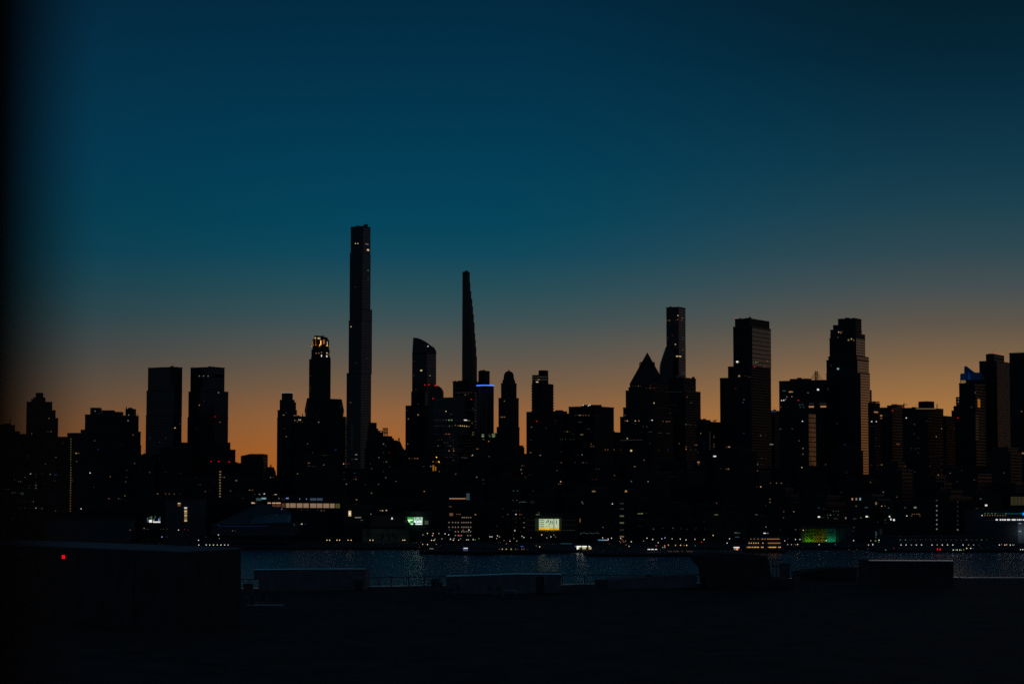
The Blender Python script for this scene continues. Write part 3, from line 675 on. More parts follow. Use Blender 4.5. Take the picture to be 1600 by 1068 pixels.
# office with gridded lit windows
r = W_('waterfront block with a tidy grid of small warm lit windows', 697, 741, 776, 1700, 36, 'brick', lm='gridded window block')
panel(r, 702, 727.6, 777.6, 779.2, 1700, E['O'], 'light_strip'); 
for y in (770.4, 774, 777.6): panel(r, 728.6, 733.8, y, y + 2.8, 1698, E['c'], 'stair_window')
mb = MB(); mb.facing([(727.8, 812), (735.6, 812), (735.6, 769), (727.8, 769)], 1699.6, 12); add_part(r, mb, 'stair_tower', M['grey'])
panel(r, 702.3, 707.8, 801, 805.2, 1700, E['o'])
W_('dark block between the gridded window block and the panelled office', 741, 786, 792, 1720, 30, 'brick')
r = W_('pale-gridded office block beside the yellow-barred billboard', 786, 821, 783, 1730, 30, 'grey')
r = W_('long low building with thin floor lights either side of its big screen', 820, 902, 803, 1700, 40, 'stone')
for y in (811.6, 819.4, 827.5):
    for x in (822.5, 830.4) if y < 800 else (822.5, 827, 831): panel(r, x, x + 4, y, y + .8, 1700, E['e'], 'floor_light')
    for x in (879.6, 884.6, 889.6, 894.6): panel(r, x, x + 3.8, y, y + .8, 1700, E['d'] if y > 820 else E['e'], 'floor_light')
glow = emat('screen_spill_glow', (24, 33, 20), 1.0)  # screen's light on the wall, put in as a faintly glowing panel
panel(r, 836, 877.6, 809, 829, 1700, glow, 'screen_spill', .2)
b = empty('billboard', at(857.6, 827.4, 1698)); tag(b, 'bright white billboard with dark rows and figures above a yellow bar', 'billboard')
scr_ = emat('screen_white', (186, 204, 166), .9); bar_ = emat('screen_yellow', (245, 180, 30), 1.0)
panel(b, 842.2, 865, 810.2, 823.9, 1699, scr_, 'panel'); panel(b, 866, 873.4, 810.2, 823.9, 1699, scr_, 'panel')
panel(b, 842.2, 865, 824.1, 827.2, 1699, bar_, 'bar'); panel(b, 866, 873.4, 824.1, 827.2, 1699, bar_, 'bar')
redd = plain('dark_red_ink', (.12, .02, .02), .8)
for y in (811.2, 814.5, 817.8, 821.2):
    panel(b, 843.2, 844.6, y, y + 1.2, 1698.7, redd, 'row_mark', .2)
    for x in (845.2, 846.9, 848.6): panel(b, x, x + 1.3, y + .1, y + 1.3, 1698.7, M['black'], 'row_mark', .2)
for x, y0, y1, w in ((853.8, 813.4, 817, 1), (856.4, 811, 815.8, 1.6), (858.4, 816.6, 819.6, 1), (860.4, 812, 817.4, 1.1), (862.8, 812.8, 818.8, 1.1), (869.4, 811, 818.6, 1)):
    mb = MB(); mb.facing([(x - w * .3, y1), (x + w * .3, y1), (x + w * .6, (y0 + y1) / 2), (x + w * .3, y0), (x - w * .3, y0), (x - w * .6, (y0 + y1) / 2)], 1698.5, .2); mb.build('dark_figure', M['black'], b)
for x in (854.4, 858): panel(b, x - .5, x + .5, 821, 822.2, 1698.7, M['black'], 'row_mark', .2)
for x0, x1 in ((843.2, 851.6), (858.4, 864.4), (866.6, 872.6)): panel(b, x0, x1, 825.2, 825.9, 1698.7, emat('bar_ink', (120, 84, 10), 1), 'bar_line', .2)
for k in range(12):
    panel(b, 839.4 + k * 3.1, 841.4 + k * 3.1, 828.2 + rnd.uniform(0, .6), 829.4, 1698.2, E['g'] if k in (4, 5, 7, 8, 12) else E['d'], 'foot_light', .2)
r = W_('dark block with one column of barred yellow windows', 902, 985, 770, 1720, 40, 'brick')
for k, y in enumerate((786, 794.4, 805.6, 816.2, 827.2, 837.6)):
    m = E['d'] if k < 2 else E['g'] if k < 4 else E['d'] if k == 4 else E['y']
    panel(r, 968.6, 971.4, y - 1, y + 1.1, 1720, m); panel(r, 972, 974.8, y - 1, y + 1.1, 1720, m)
W_('wide dark warehouse behind the row of white lamps', 983, 1108, 812, 1740, 50, 'brick')
W_('dark waterfront block left of the lit river boat', 1104, 1166, 800, 1720, 30, 'stone')
W_('dark waterfront block behind the lit river boat', 1164, 1254, 806, 1740, 40, 'brick')
# green-lit painted wall
r = W_('low warehouse whose end wall carries the green painted advertisement', 1252, 1342, 822, 1720, 46, 'shed')
gp = plain('green_yellow_poster', (.16, .3, .03), .8, .2, .25, .3); yp = plain('olive_poster', (.3, .25, .03), .8, .2, .2, .3); tp = plain('teal_poster', (.1, .42, .3), .8, .2, .2, .3)
b = empty('billboard', at(1282, 846, 1719)); tag(b, 'floodlit green and yellow billboard reading about adulting being a full-time job', 'billboard')
panel(b, 1257.4, 1275, 825.2, 846, 1719.6, gp, 'panel'); panel(b, 1275.2, 1290.4, 825.2, 846, 1719.6, yp, 'panel'); panel(b, 1290.8, 1306.4, 825.2, 846, 1719.6, tp, 'panel')
for x in (1307.8, 1312.6, 1317): panel(b, x, x + 3.6, 825.4, 845, 1719.6, plain('teal_strip', (.05, .14, .11), .8), 'panel')
s = 1719 / F
for txt, x, y, h in (('Because', 1260.2, 832, 4.4), ('adulting is', 1260.2, 836.9, 4.6), ('a full-time job', 1260.2, 841.8, 4.6), ('adult', 1294.4, 832, 3)):
    c = bpy.data.curves.new('lettering', 'FONT'); c.body = txt; c.size = h * s * 1.28; c.extrude = .004; c.offset = .012
    c.materials.append(M['black']); o = bpy.data.objects.new('lettering', c); col.objects.link(o)
    me = bpy.data.meshes.new_from_object(o); me.name = 'lettering'; bpy.data.objects.remove(o)
    o = bpy.data.objects.new('lettering', me); col.objects.link(o)
    o.parent = b; o.location = Vector(at(x, y, 1719.285)) - b.location; o.rotation_euler = (R(90), 0, 0)
def lampl(name, kind, loc, energy, color, size=.4, tilt=0):
    L = bpy.data.lights.new(name, kind); L.energy = energy; L.color = color
    L.shadow_soft_size = size
    o = bpy.data.objects.new(name, L); col.objects.link(o); o.location = loc
    if kind == 'SPOT': L.spot_size = R(150); L.spot_blend = .6; o.rotation_euler = (R(90 + tilt), 0, 0)
    return o
for px, c, e in ((1262.6, (.45, 1, .12), 1500), (1279, (1, .9, .1), 1300), (1299.5, (.15, 1, .5), 900)):
    p = at(px, 847, 1715.6); lampl('billboard_uplight', 'SPOT', p, e, c, .4, 35)
    f = MB(); f.box((p.x, p.y - .5, p.z - .7), (1.2, .4, .3)); f.build('uplight', M['steel'], b)
r = W_('low block with a narrow teal-lit front right of the green billboard', 1340, 1392, 826, 1715, 30, 'grey')
for x0, x1, y0, y1, k in ((1367.6, 1370, 830, 832, 'c'), (1368, 1370.6, 833, 836, 'c'), (1368, 1371, 837, 840, 'c'), (1367, 1371.6, 843, 845.6, 'g'), (1374, 1378.6, 826, 838, 'e')): panel(r, x0, x1, y0, y1, 1715, E[k])
r = W_('long low pier terminal with a string of dim yellow lamps along its front', 1390, 1546, 839, 1640, 60, 'shed')
r = W_('tall dark shed with two vertical dotted lines of pale lights', 1395, 1535, 783, 1760, 60, 'brick')
r = W_('right-hand pier terminal with a bright white strip of lights along its upper deck', 1532, 1660, 797, 1690, 60, 'shed')
for x0, x1 in ((1555.8, 1559), (1562.2, 1564.6), (1566, 1568), (1569, 1571.6), (1573.4, 1578.4), (1581, 1587), (1589, 1590.4), (1591.6, 1594.6), (1596, 1597.2), (1598.6, 1604)): panel(r, x0, x1, 810.4, 812.4, 1690, E['W'], 'light_bar')
panel(r, 1541, 1556, 811.6, 812.8, 1690, E['e'], 'light_bar'); panel(r, 1570, 1599, 801.6, 802.2, 1690, emat('teal_line', (24, 84, 88), 1), 'light_strip'); panel(r, 1545, 1570, 801.2, 801.7, 1690, emat('teal_line_dim', (22, 50, 48), 1), 'light_strip')
panel(r, 1598, 1604, 800.4, 804.2, 1689.6, emat('blue_lamp', (10, 130, 235), 1.5), 'lit_window')
gw = plain('pale_lit_wall', (.3, .31, .32), .8)
panel(r, 1590.4, 1640, 816, 849, 1690, gw, 'end_wall', .4)
for y in (816.6, 829): panel(r, 1591.6, 1595.6, y, y + .9, 1689.5, E['C'], 'wall_lamp')
p = at(1597, 830, 1683); lampl('wall_wash', 'SPOT', p, 200, (.8, .95, 1), .5)
r = W_('pale blank-walled block above the right-hand pier terminal', 1537, 1566, 768, 1780, 30, 'stone')
r = W_('block with a faint yellow upper storey at the right edge', 1574, 1660, 770, 1790, 30, 'brick')
for x in (1579.4, 1585, 1590.6, 1596.2): panel(r, x, x + 4.8, 775.4, 788.8, 1790, emat('faint_yellow', (44, 40, 26), 1), 'lit_window')

# ------------------------------------------------------------------ lit windows: one box per window on the facade behind it
bvh = BVHTree.FromPolygons(HITV, HITF)
cube = {}
def unit(mat):
    if mat.name not in cube:
        me = bpy.data.meshes.new('lit_window')
        v = [(x, y, z) for x in (-.5, .5) for y in (-.5, .5) for z in (-.5, .5)]
        me.from_pydata(v, [], [(0, 1, 3, 2), (4, 6, 7, 5), (0, 4, 5, 1), (2, 3, 7, 6), (0, 2, 6, 4), (1, 5, 7, 3)])
        me.materials.append(mat); cube[mat.name] = me
    return cube[mat.name]
COUNT = {}
def light(px, py, k, w=1.4, h=1.3, name=None):
    d = ray(px, py).normalized()
    loc, nrm, fi, dist = bvh.ray_cast(EYE, d)
    nm = name or 'lit_window'
    if loc is None:          # a beacon standing on an edge: find the roof just below it
        for q in range(1, 14):
            loc, nrm, fi, dist = bvh.ray_cast(EYE, ray(px, py + q * .7).normalized())
            if loc is not None: break
        if loc is None: return
        loc = EYE + d * ((loc.y + 1.5 - EYE.y) / d.y); nrm = Vector((0, -1, 0)); nm = name or 'beacon'
    root = HITOWN[fi]
    if nrm.dot(d) > 0: nrm = -nrm
    if abs(nrm.z) > .8: nrm = Vector((0, -1, 0)); nm = name or 'roof_lamp'
    n = Vector((nrm.x, nrm.y, 0)).normalized(); t = Vector((-n.y, n.x, 0))
    m = loc.y / F
    me = unit(E[k])
    o = bpy.data.objects.new(nm, me); col.objects.link(o)
    Mx = Matrix((( *(-n), 0), (*t, 0), (0, 0, 1, 0), (0, 0, 0, 1))).transposed()
    S = Matrix.Diagonal((.3, max(.5, w * m / max(.4, abs(t.x))), max(.5, h * m), 1))
    o.parent = root
    o.matrix_basis = xf(root).inverted() @ Matrix.Translation(loc + n * .16) @ Mx @ S
    COUNT.setdefault(root.name, {}).setdefault(LIGHTWORD[k], 0); COUNT[root.name][LIGHTWORD[k]] += 1
E['5'] = emat('stair_olive', (124, 112, 66), .45); E['6'] = emat('stair_amber', (130, 92, 56), .45); LIGHTWORD.update({'5': 'yellow', '6': 'amber'})
def zone(x0, y0, sc, txt):
    for it in txt.split():
        p = it.split(','); x, y = x0 + float(p[0]) / sc, y0 + float(p[1]) / sc
        if len(p) > 3: light(x, y, p[2], float(p[3]) / sc, float(p[4]) / sc if len(p) > 4 else 1.4)
        else: light(x, y, p[2])
Z = 6.674
zone(0, 540, Z, '510,755,y 455,855,e 485,895,d 505,895,d 533,893,o 330,915,w 48,870,d 125,870,d 992,680,w 1030,705,d 1343,720,w 1335,780,w 1388,928,o 987,988,o 658,1015,d 1275,1022,e 890,790,b 800,998,e')
for i in range(29): light(111.1 - i * .052, 685.6 + i * 4.0, '5' if i < 22 else '6', .95, 2.0, 'stair_light')
zone(0, 690, Z, '283,150,e 295,152,d 328,150,e 582,160,o 795,118,O,17,12 818,118,o 800,202,o 475,230,o 1022,76,b 315,333,W 372,335,d 445,332,d 526,337,w 580,343,b,28,8 152,332,d 152,365,e 152,395,o 240,368,d 262,368,w 194,413,p 215,413,p 372,368,d 372,424,d 372,452,w 372,480,w 314,452,d 560,402,d 580,405,d 465,430,d 245,480,d 293,480,d 310,480,d 60,488,g 90,492,g 127,528,w 150,528,w 180,532,d,30,12 232,538,c,38,24 940,323,W 168,620,d 198,622,d 228,622,d 258,620,d 288,622,d 318,622,d 348,622,w 200,685,c 228,687,d 257,687,c 288,687,d 318,687,d 375,688,W 410,687,d 438,692,y 847,697,W 578,718,o 133,792,o 312,780,d 1148,360,o 1320,298,o 1318,367,d 1312,415,o 1404,224,o 977,470,d 1135,590,o 1238,590,o 1258,592,d 1303,560,y 105,610,e 1465,282,e 482,52,e 750,385,d 750,405,d 670,482,e')
zone(200, 540, Z, '745,315,w 788,315,w 836,315,w 744,618,O 793,573,d 908,740,R 958,795,o 490,855,Y 232,960,d 393,960,d 330,1003,d 397,787,e 540,815,d 943,487,w 541,226,r 675,216,r 890,216,r 255,805,e 800,735,e')
zone(200, 690, Z, '867,203,R 945,203,R 1055,208,R 227,317,o 712,370,r 390,318,e,26,10 550,328,e,26,10 333,160,e 985,368,d 1005,368,y 1130,402,g,20,9 1070,510,o 1267,502,y 1297,502,o 807,516,o 307,540,y 393,541,o 429,541,o 483,543,o 545,543,e,30,8 740,448,d 757,448,d 1370,545,w 1422,541,W 1320,548,d 1530,548,y 1305,634,Y,30,12 1340,634,d 1487,370,p 1515,370,o 1197,587,d 593,400,e 907,422,e 450,472,e 850,497,e 1145,520,e')
for i in range(10): light(343.9 - i * .03, 736.4 + i * 4.3, 'y', 2.0, 1.9, 'stair_light')
zone(420, 340, Z, '905,270,Y 930,270,Y 1013,274,w 1031,278,w 1034,337,Y,18,18 1035,550,g 1035,625,d 1035,650,d 905,722,d 1020,465,e 1030,875,e')
zone(420, 500, Z, '858,68,Y 913,445,d 1020,398,d 853,857,o 155,988,y,18,8 183,965,d 270,993,o,24,8 437,440,e 435,578,d 435,690,d 435,712,d 435,740,d 400,885,e 393,910,d 393,940,d 392,970,d 750,895,d 745,920,e 525,938,e')
for y in range(505, 1000, 17): light(420 + 1057 / Z, 500 + y / Z, 'e', .9, 1.4)
def C3(t):   # gold crown, zoom scale 23.73
    for it in t.split():
        p = it.split(','); x0, x1, y0, y1 = map(float, p[:4]); light(470 + (x0 + x1) / 2 / 23.73, 515 + (y0 + y1) / 2 / 23.73, p[4], (x1 - x0) / 23.73, (y1 - y0) / 23.73, p[5] if len(p) > 5 else 'crown_light')
E['1'] = emat('gold_dim', (120, 74, 22), 1.3); E['2'] = emat('gold_mid', (165, 104, 30), 1.4); E['3'] = emat('gold_bright', (255, 176, 66), 2.2)
LIGHTWORD.update({'1': 'gold', '2': 'gold', '3': 'gold'})
C3('425,455,410,560,1 500,560,355,540,1 515,568,285,325,Y 632,668,285,350,Y 690,720,288,350,Y 728,764,400,545,3 815,925,365,520,1 895,918,372,530,2 825,850,365,530,2 972,1020,440,590,W 400,430,590,622,Y 475,505,545,575,3 545,575,545,575,2 610,648,540,572,3 690,728,545,575,3 752,812,545,590,3 925,992,568,602,3 1018,1045,592,615,Y 680,712,592,628,2 555,594,852,880,p,lit_window 640,704,852,884,o,lit_window 755,784,822,852,O,lit_window 946,984,846,880,Y,lit_window 1022,1070,895,924,o,lit_window 756,784,925,1042,W,lit_window 946,975,948,1060,W,lit_window 585,640,380,520,e')
zone(420, 600, Z, '272,375,w 287,375,d 315,371,Y 331,371,Y 300,391,o 340,395,d 350,395,d 519,395,p 183,545,y 163,462,d 405,620,o 697,683,b,18,8 455,712,d 572,738,d 597,738,d 418,820,o,22,10 573,840,y 300,932,y 780,828,Y 815,828,r 840,828,r 912,733,w,24,8 912,780,g,24,8 885,780,d 868,782,d 1060,828,d 1072,880,y 1148,763,y 1258,713,r 1197,622,w 1218,643,d 1197,714,d 1225,808,g 1197,810,d 1258,857,d 1197,907,d 1220,973,g 1328,1010,o 895,925,b,16,9 905,968,r 885,990,d 910,990,y 785,920,d 785,988,d 810,1040,w 1145,1042,c 1006,1042,d 1455,362,y 1443,272,d 1450,622,g 1428,727,d 1170,495,y,22,9 463,857,r 420,852,d,30,8 480,852,e,30,8 490,325,e 220,480,e')
for y in range(420, 705, 26): light(420 + 868 / Z, 600 + y / Z, 'e', 2.6, 1.6)
zone(420, 700, Z, '70,484,Y,28,12 40,490,d 98,484,d 105,521,w 193,520,B,28,12 323,528,B 394,528,B 135,633,B 170,643,d 200,643,e 340,640,d 365,640,e 400,640,d 515,645,d 548,648,y 578,648,o 930,720,w,65,9 970,748,c,24,9 1065,684,w 1285,730,W,13,18 1303,738,d 1163,646,y 1184,648,Y 1225,646,Y 1070,466,y 913,535,O 905,582,r 885,582,e 262,787,b 330,790,c 345,788,W 380,790,b 262,800,o 1147,373,c 1328,343,o 1005,375,e 785,458,e 700,512,e 905,492,e')
zone(960, 470, Z, '663,152,Y 710,177,y 548,203,o 575,203,y 643,200,d 660,195,o 700,200,o 605,360,r 550,382,d,22,8 548,405,d 715,382,d,42,8 715,405,d,38,7 637,452,Y 713,510,o 655,576,Y,22,10 685,577,Y,22,10 715,738,d,38,8 715,760,d,32,7')
zone(620, 410, Z, '325,872,W 316,868,e 165,1030,d 185,1030,d')
zone(620, 550, Z, '293,340,R 333,338,R 405,347,R,22,10 255,190,Y,18,14 345,243,w 200,390,d 223,540,d 223,652,y,16,14 122,695,y 380,482,R 630,475,R 777,490,R 615,425,e 635,422,d 655,422,d 672,420,e 690,420,d 712,420,d 730,420,d 752,420,d 775,420,d 715,445,y 745,440,d 513,615,Y 568,645,d,22,8 805,602,d 790,585,d 820,605,d 405,708,d 430,708,d 455,708,d 485,708,d 513,707,g 545,707,G,16,10 572,707,G,16,10 715,707,W,30,10 745,712,g,24,9 765,716,d 405,769,d 430,769,d 455,769,e 480,769,d 515,769,e 548,768,g 575,768,d 610,760,y 640,765,y 662,766,Y 684,768,Y 705,769,Y 727,771,Y 752,773,y 512,852,o,22,9 545,852,o,22,9 555,885,d 587,915,d 435,915,d 470,912,d 450,912,e 495,940,d 525,945,d 432,975,g 460,975,e 538,975,d 560,975,c 590,1003,o 545,1027,O 593,1027,O 785,740,o 1123,508,y 1065,675,d 1090,675,y 1105,675,y 1125,675,y 797,835,y 790,857,y 810,862,d 898,868,g,24,30 898,878,G,18,12 965,865,d,14,26 968,878,g 1007,862,g,30,30 1007,877,G,24,14 1030,862,e,12,24 905,908,y 960,928,O 840,1007,o,24,9 800,722,e,30,8 820,720,d,30,8 180,95,e,20,6 180,240,d,16,7 180,178,e,18,6 110,610,e')
for y in range(425, 800, 15):
    light(620 + 812 / Z, 550 + y / Z, 'e', 1.2, 1); light(620 + 825 / Z, 550 + y / Z, 'd' if y % 2 else 'e', 1.2, 1)
zone(620, 700, Z, '130,105,o 160,105,d 185,105,o 220,105,O 200,104,o 400,150,3,18,20 380,140,2 420,143,2 440,140,3 415,92,3 445,155,2 382,205,1,16,60 405,215,1,12,50 590,62,d 565,93,d 520,93,r 590,125,d,20,9 690,97,d,34,9 720,100,d,34,9 790,72,Y 778,77,c 962,85,o 613,268,o 445,240,g 834,300,p 900,327,d,18,10 903,367,d 287,448,O 280,188,d,20,8 355,187,w 550,607,o 565,607,o 625,686,o 645,686,o 662,686,o 815,690,O,24,9 550,848,c 655,907,R,26,7 690,852,w 752,850,W 92,60,d 340,270,e 725,405,e 775,637,e 640,570,e 655,915,d,30,5')  # gold entries are a floodlit roof, put in as glowing boxes
for y, xs in ((720, (683, 702, 724, 745, 770)), (772, (545, 582, 613, 641, 678, 700, 724, 745, 770)), (821, (545, 582, 611, 641, 678, 700, 722, 745, 770)), (867, (611, 641, 678, 700, 722, 745, 770)), (907, (611, 641, 675, 740, 768))):
    for x in xs: light(620 + x / Z, 700 + y / Z, 'p' if (x + y) % 3 else 'w', 1.6, 1.6)
zone(620, 700, Z, '1211,547,W 1252,547,W 1278,562,c 1320,558,c,60,5 1157,688,o 1242,688,W 1280,688,o 1298,688,o 1215,648,d 1245,648,d 1280,648,d 1327,722,d 1215,730,d 1245,730,d 1285,730,d 1327,775,w 1240,772,d 1160,772,e 1160,820,e 1215,820,e 1245,820,e 1327,823,w 1295,870,d 1230,856,W 1215,898,d 1107,630,r 1215,443,c 1257,443,c 1425,447,d 1305,180,o 1328,182,d 1295,222,w 1302,260,o 1350,300,d,40,7 1390,276,e,40,7 1395,42,o 1497,72,w 1480,672,c,22,8 1470,690,g,40,7 1415,560,e,40,30 1063,610,d 1107,712,d 1043,810,d 1345,322,e,40,6')
zone(800, 550, Z, '258,718,R 452,718,r 205,780,y 353,790,d 660,657,d 685,657,d 710,657,y,24,8 745,657,o 770,657,o 800,657,o 850,657,e 875,657,e 710,727,d,40,7 515,827,e 548,827,d 575,827,y 600,827,d 640,853,d 728,858,y,28,8 505,908,d 528,908,d 558,908,d 608,908,d 640,908,d 510,935,e 560,935,e 800,800,d,22,8 827,955,o 825,980,o 850,980,o 972,1015,o 998,1015,o 1063,1015,o 1133,1018,d 1243,1025,Y,18,18 1203,898,Y 1180,657,o 1180,715,o 1203,715,Y 1287,715,Y 1325,715,O 1287,748,d 1460,708,W 1435,712,d 1480,530,Y 1408,775,d 1370,773,d 1440,830,d 200,915,d 197,1047,o 515,1037,d 740,551,W 797,557,W 813,550,W 1338,122,o 1442,345,r 1262,352,d 1290,352,d 1318,352,o 1340,352,d 1400,375,d 1440,373,o 1470,373,r 1490,373,d 263,310,Y,24,10 1145,918,d,26,6 1175,917,d,26,6 1205,916,d,26,6 1240,915,d,26,6 1275,914,d,26,6 1310,913,d,26,6 1345,913,d,26,6 455,745,e 830,830,e 1350,830,e 320,548,e')
for y, k in ((258, 'd'), (285, 'd')):
    for x in range(225, 376, 26): light(800 + x / Z, 550 + y / Z, 'y' if x > 270 and x < 300 and y > 270 else k, 3.2, 1.5)
zone(800, 700, Z, '515,148,o 660,148,d 740,148,o 770,150,d 790,152,e 680,68,e,40,6 732,67,w 468,230,c 507,346,Y 487,371,o 507,371,o 880,215,d 908,215,d 845,325,r 880,323,r 1068,282,o 1245,345,g 1280,190,O 1292,187,d 1380,123,o 1420,347,w 1187,447,O,20,20 850,448,y,34,14 530,485,e 730,560,w 740,575,g 1047,578,W 1335,680,g,52,10 1360,678,G,20,9 1400,675,d 1345,743,g,70,9 1330,810,e,40,7 710,750,o,12,38 948,822,g 1475,840,d 1085,633,e 785,390,e 1250,672,e 1040,828,e 1005,405,e 320,160,e')
for i in range(14): light(907 + i * 2.2, 832.4 + rnd.uniform(-1, 1), 'c' if i % 4 else 'g', .9, .8, 'string_light')
zone(960, 600, Z, '412,195,Y 755,133,o 583,300,d 800,192,c 575,215,e 600,215,e 625,215,e 648,217,e 605,268,e 640,268,e 665,268,e 505,385,o 540,388,o 555,388,o 575,388,o 490,415,e 540,418,e 748,418,g 775,420,d 798,422,d 850,427,d 900,512,y 458,505,d 475,507,d 492,508,d 545,512,d 560,512,d 575,513,d 677,618,o 745,650,o 747,675,O 848,632,o 860,632,o 835,632,d 375,615,d 460,690,d 560,683,b 1047,750,W,26,12 878,812,O,22,13 878,835,o 1110,878,d 1155,880,d 1175,885,o 1191,882,O 311,790,y 211,858,o 222,855,d 177,1010,g 352,1013,w 1195,653,O,22,10 1165,657,d 1493,835,y 1493,815,d 1493,900,o 1530,770,d 1265,48,r 1350,160,c 1345,190,b 1350,508,b 1523,533,o 300,440,d 340,442,y 365,497,d 385,497,d 280,497,e 570,80,e,90,8 660,80,e,90,8 575,185,e 805,685,e 850,685,d 870,712,d 580,963,e,160,4 930,610,e 945,610,e 790,683,d')
for y in range(505, 690, 24): light(960 + 995 / Z, 600 + y / Z, 'd', 1.3, 1.8)
for y in (535, 552, 625, 650): light(960 + 1037 / Z, 600 + y / Z, 'o' if y != 535 else 'd')
zone(960, 720, Z, '1062,558,g,34,9 1068,437,o 935,632,d 1525,267,Y 1487,267,d 1483,560,g 407,706,g 505,697,d 612,697,g 697,703,d 757,709,d 850,703,d 945,705,d 465,740,e 1280,748,c,60,7 1265,744,g,20,7 1280,790,c,44,4 1035,662,e 1107,692,e 1215,700,e')
zone(1100, 480, Z, '347,567,W,18,18 365,568,y 325,570,d 515,572,g 540,572,G 560,568,g 660,560,g 690,552,d 525,618,R 630,618,o 367,715,O,16,16 482,727,o 430,715,d 460,720,d 332,848,r 420,960,c 405,990,c 625,365,d 645,372,d 1405,258,Y 1428,262,o,12,22 1445,250,d 1507,340,y 1398,640,C,18,18 1325,605,d 835,870,c,34,7 905,880,O,36,12 935,880,d 865,933,w 917,930,w 850,958,w 810,970,W 832,968,W 985,968,R 1085,890,y 1190,857,W,18,16 1020,1013,c 1005,1040,c 1040,1040,c 1120,1035,O,48,16 1245,1033,O,54,16 1120,1003,d,46,7 1240,1003,d,70,7 800,1038,o 331,112,R 1290,850,e,30,30 1185,840,e')
zone(1260, 490, 9.71, '640,398,y,20,26 685,382,Y 718,402,o,18,20 480,358,c 375,785,d 335,760,e')
zone(1170, 560, Z, '260,552,b,50,10 330,733,d,26,14 453,733,c 560,652,W 125,800,o 175,797,d 230,893,w,30,9 250,893,w 525,855,o 667,860,o 565,935,w 565,995,y 1325,557,O,54,12 1380,593,O,20,13 1380,620,o,20,13 1425,595,e,60,7 1282,655,W 1328,655,W 1497,541,R 1320,828,d 1320,910,d 1355,910,d 920,675,d 135,1040,d 175,1040,d 1290,705,e,60,6 1000,895,b 780,885,e 830,885,e 745,735,e 555,480,d 530,480,c 570,480,d')
zone(1170, 720, Z, '90,35,y 90,100,o 130,35,d 555,65,Y 800,35,o 225,228,o 290,228,y 340,228,y 125,267,O 222,395,y 222,428,y 365,525,o 468,525,O 362,590,o 80,560,g,22,12 128,560,d 180,685,w 1267,220,y 1020,120,d 963,325,d 1403,323,d 1080,395,O,14,24 1123,395,p,14,24 1162,395,C,14,24 1120,468,y 1225,483,c,26,9 1328,440,y,14,26 1388,468,Y 1422,468,y 1460,487,c,28,9 730,487,c 783,495,d 880,522,c 905,522,d 930,522,c 820,562,c 850,562,w 890,560,d 930,560,c 732,580,W,20,14 757,587,d 780,587,d 825,590,c 893,598,c 915,600,c 1010,592,w,12,20 1105,600,d,30,14 1170,590,y 1230,577,W,20,14 1250,580,y 1470,577,W,20,14 1483,605,W,14,18 1513,612,W,18,18 1425,612,c 1425,645,d 1345,635,d 1280,40,r 1388,38,y 1350,38,d 1095,690,c 1085,728,d 330,713,d 488,712,g 535,712,d 568,719,Y 165,750,W,26,8 195,750,w,20,7 800,425,e 175,463,d 520,325,e')
zone(1370, 530, Z, '270,706,R 163,742,R 845,818,R 308,818,W 10,760,o 393,885,c 675,930,w 805,930,d 620,1013,w 433,1027,d 520,850,d 553,855,d 988,705,d,14,14 1027,553,o 850,620,w 850,650,w 850,675,d 1510,750,y 1137,143,R 1219,139,R 1326,160,R 1391,123,R 390,982,d 705,890,e 1115,405,d 1025,473,e')
light(1529.4, 629.6, '1', 5.6, 13)  # sky reflection in the facade, put in as a glowing box
E['4'] = emat('dull_red_window', (60, 40, 32), 1.0); LIGHTWORD['4'] = 'dim'
for y in range(795, 1060, 27): light(1370 + 1036 / Z, 530 + y / Z, '4', 1.6, 1.5); light(1370 + 1054 / Z, 530 + y / Z, '4', 1.6, 1.5)
for y in range(735, 1060, 40): light(1370 + 1100 / Z, 530 + y / Z, 'e', 2.6, 1.6)
zone(1370, 690, Z, '220,22,o,48,7 363,68,d 405,70,d 435,65,d 433,115,d 297,253,o 553,250,d 640,345,O 675,343,d 766,325,o 885,296,d 1018,396,c 1325,322,c 1523,118,O,20,12 1085,592,c,36,9 68,523,w 210,573,o 838,413,d 675,225,d 675,485,d 675,295,d 400,683,w,26,16 1140,660,W,22,16 1105,705,d,26,26 313,770,W 370,752,o 390,752,o 415,752,o 430,752,o 445,752,o 137,775,W 148,812,W 180,815,W 90,815,c 93,845,d 363,770,o 450,770,o 50,237,y 295,685,c,20,8 1045,693,d,30,7 398,312,d')
for y in (615, 665, 715, 763, 812, 858, 907): light(1370 + 625 / Z, 690 + y / Z, 'w', 1.8, 2)
for y in (625, 672, 722, 771, 820, 860, 915): light(1370 + 843 / Z, 690 + y / Z, 'd' if y != 915 else 'w', 1.8, 2)
for x in (1128, 1160, 1200, 1235, 1345): light(1370 + x / Z, 690 + 745 / Z, 'g', 1.8, 1.2)
for x in range(1098, 1360, 27): light(1370 + x / Z, 690 + 765 / Z, 'y' if x > 1100 else 'W', 1.4, 1.2)
for i, x in enumerate(range(245, 1180, 53)): light(1370 + x / Z, 690 + 1020 / Z, 'g' if i in (0, 1, 13, 16) else 'd', 1.7, 1.2)
for x in range(200, 440, 22): light(1370 + x / Z, 790 + 448 / Z, '4', 1.6, 2.4)
# faint floor bands on the bow-fronted tower
for y in (640, 655.6, 665.2, 677, 682.6, 687, 691, 696.4, 700.4, 704, 709, 713):
    for i in range(15):
        if rnd.random() < .6: light(679 + i * 4.2, y + .9 * math.sin(i / 14 * math.pi), 'e', 2.6, .9)
for y in (606, 613, 620): 
    for i in range(7): light(709.5 + i * 2.6, y, 'e', 1.6, .8)

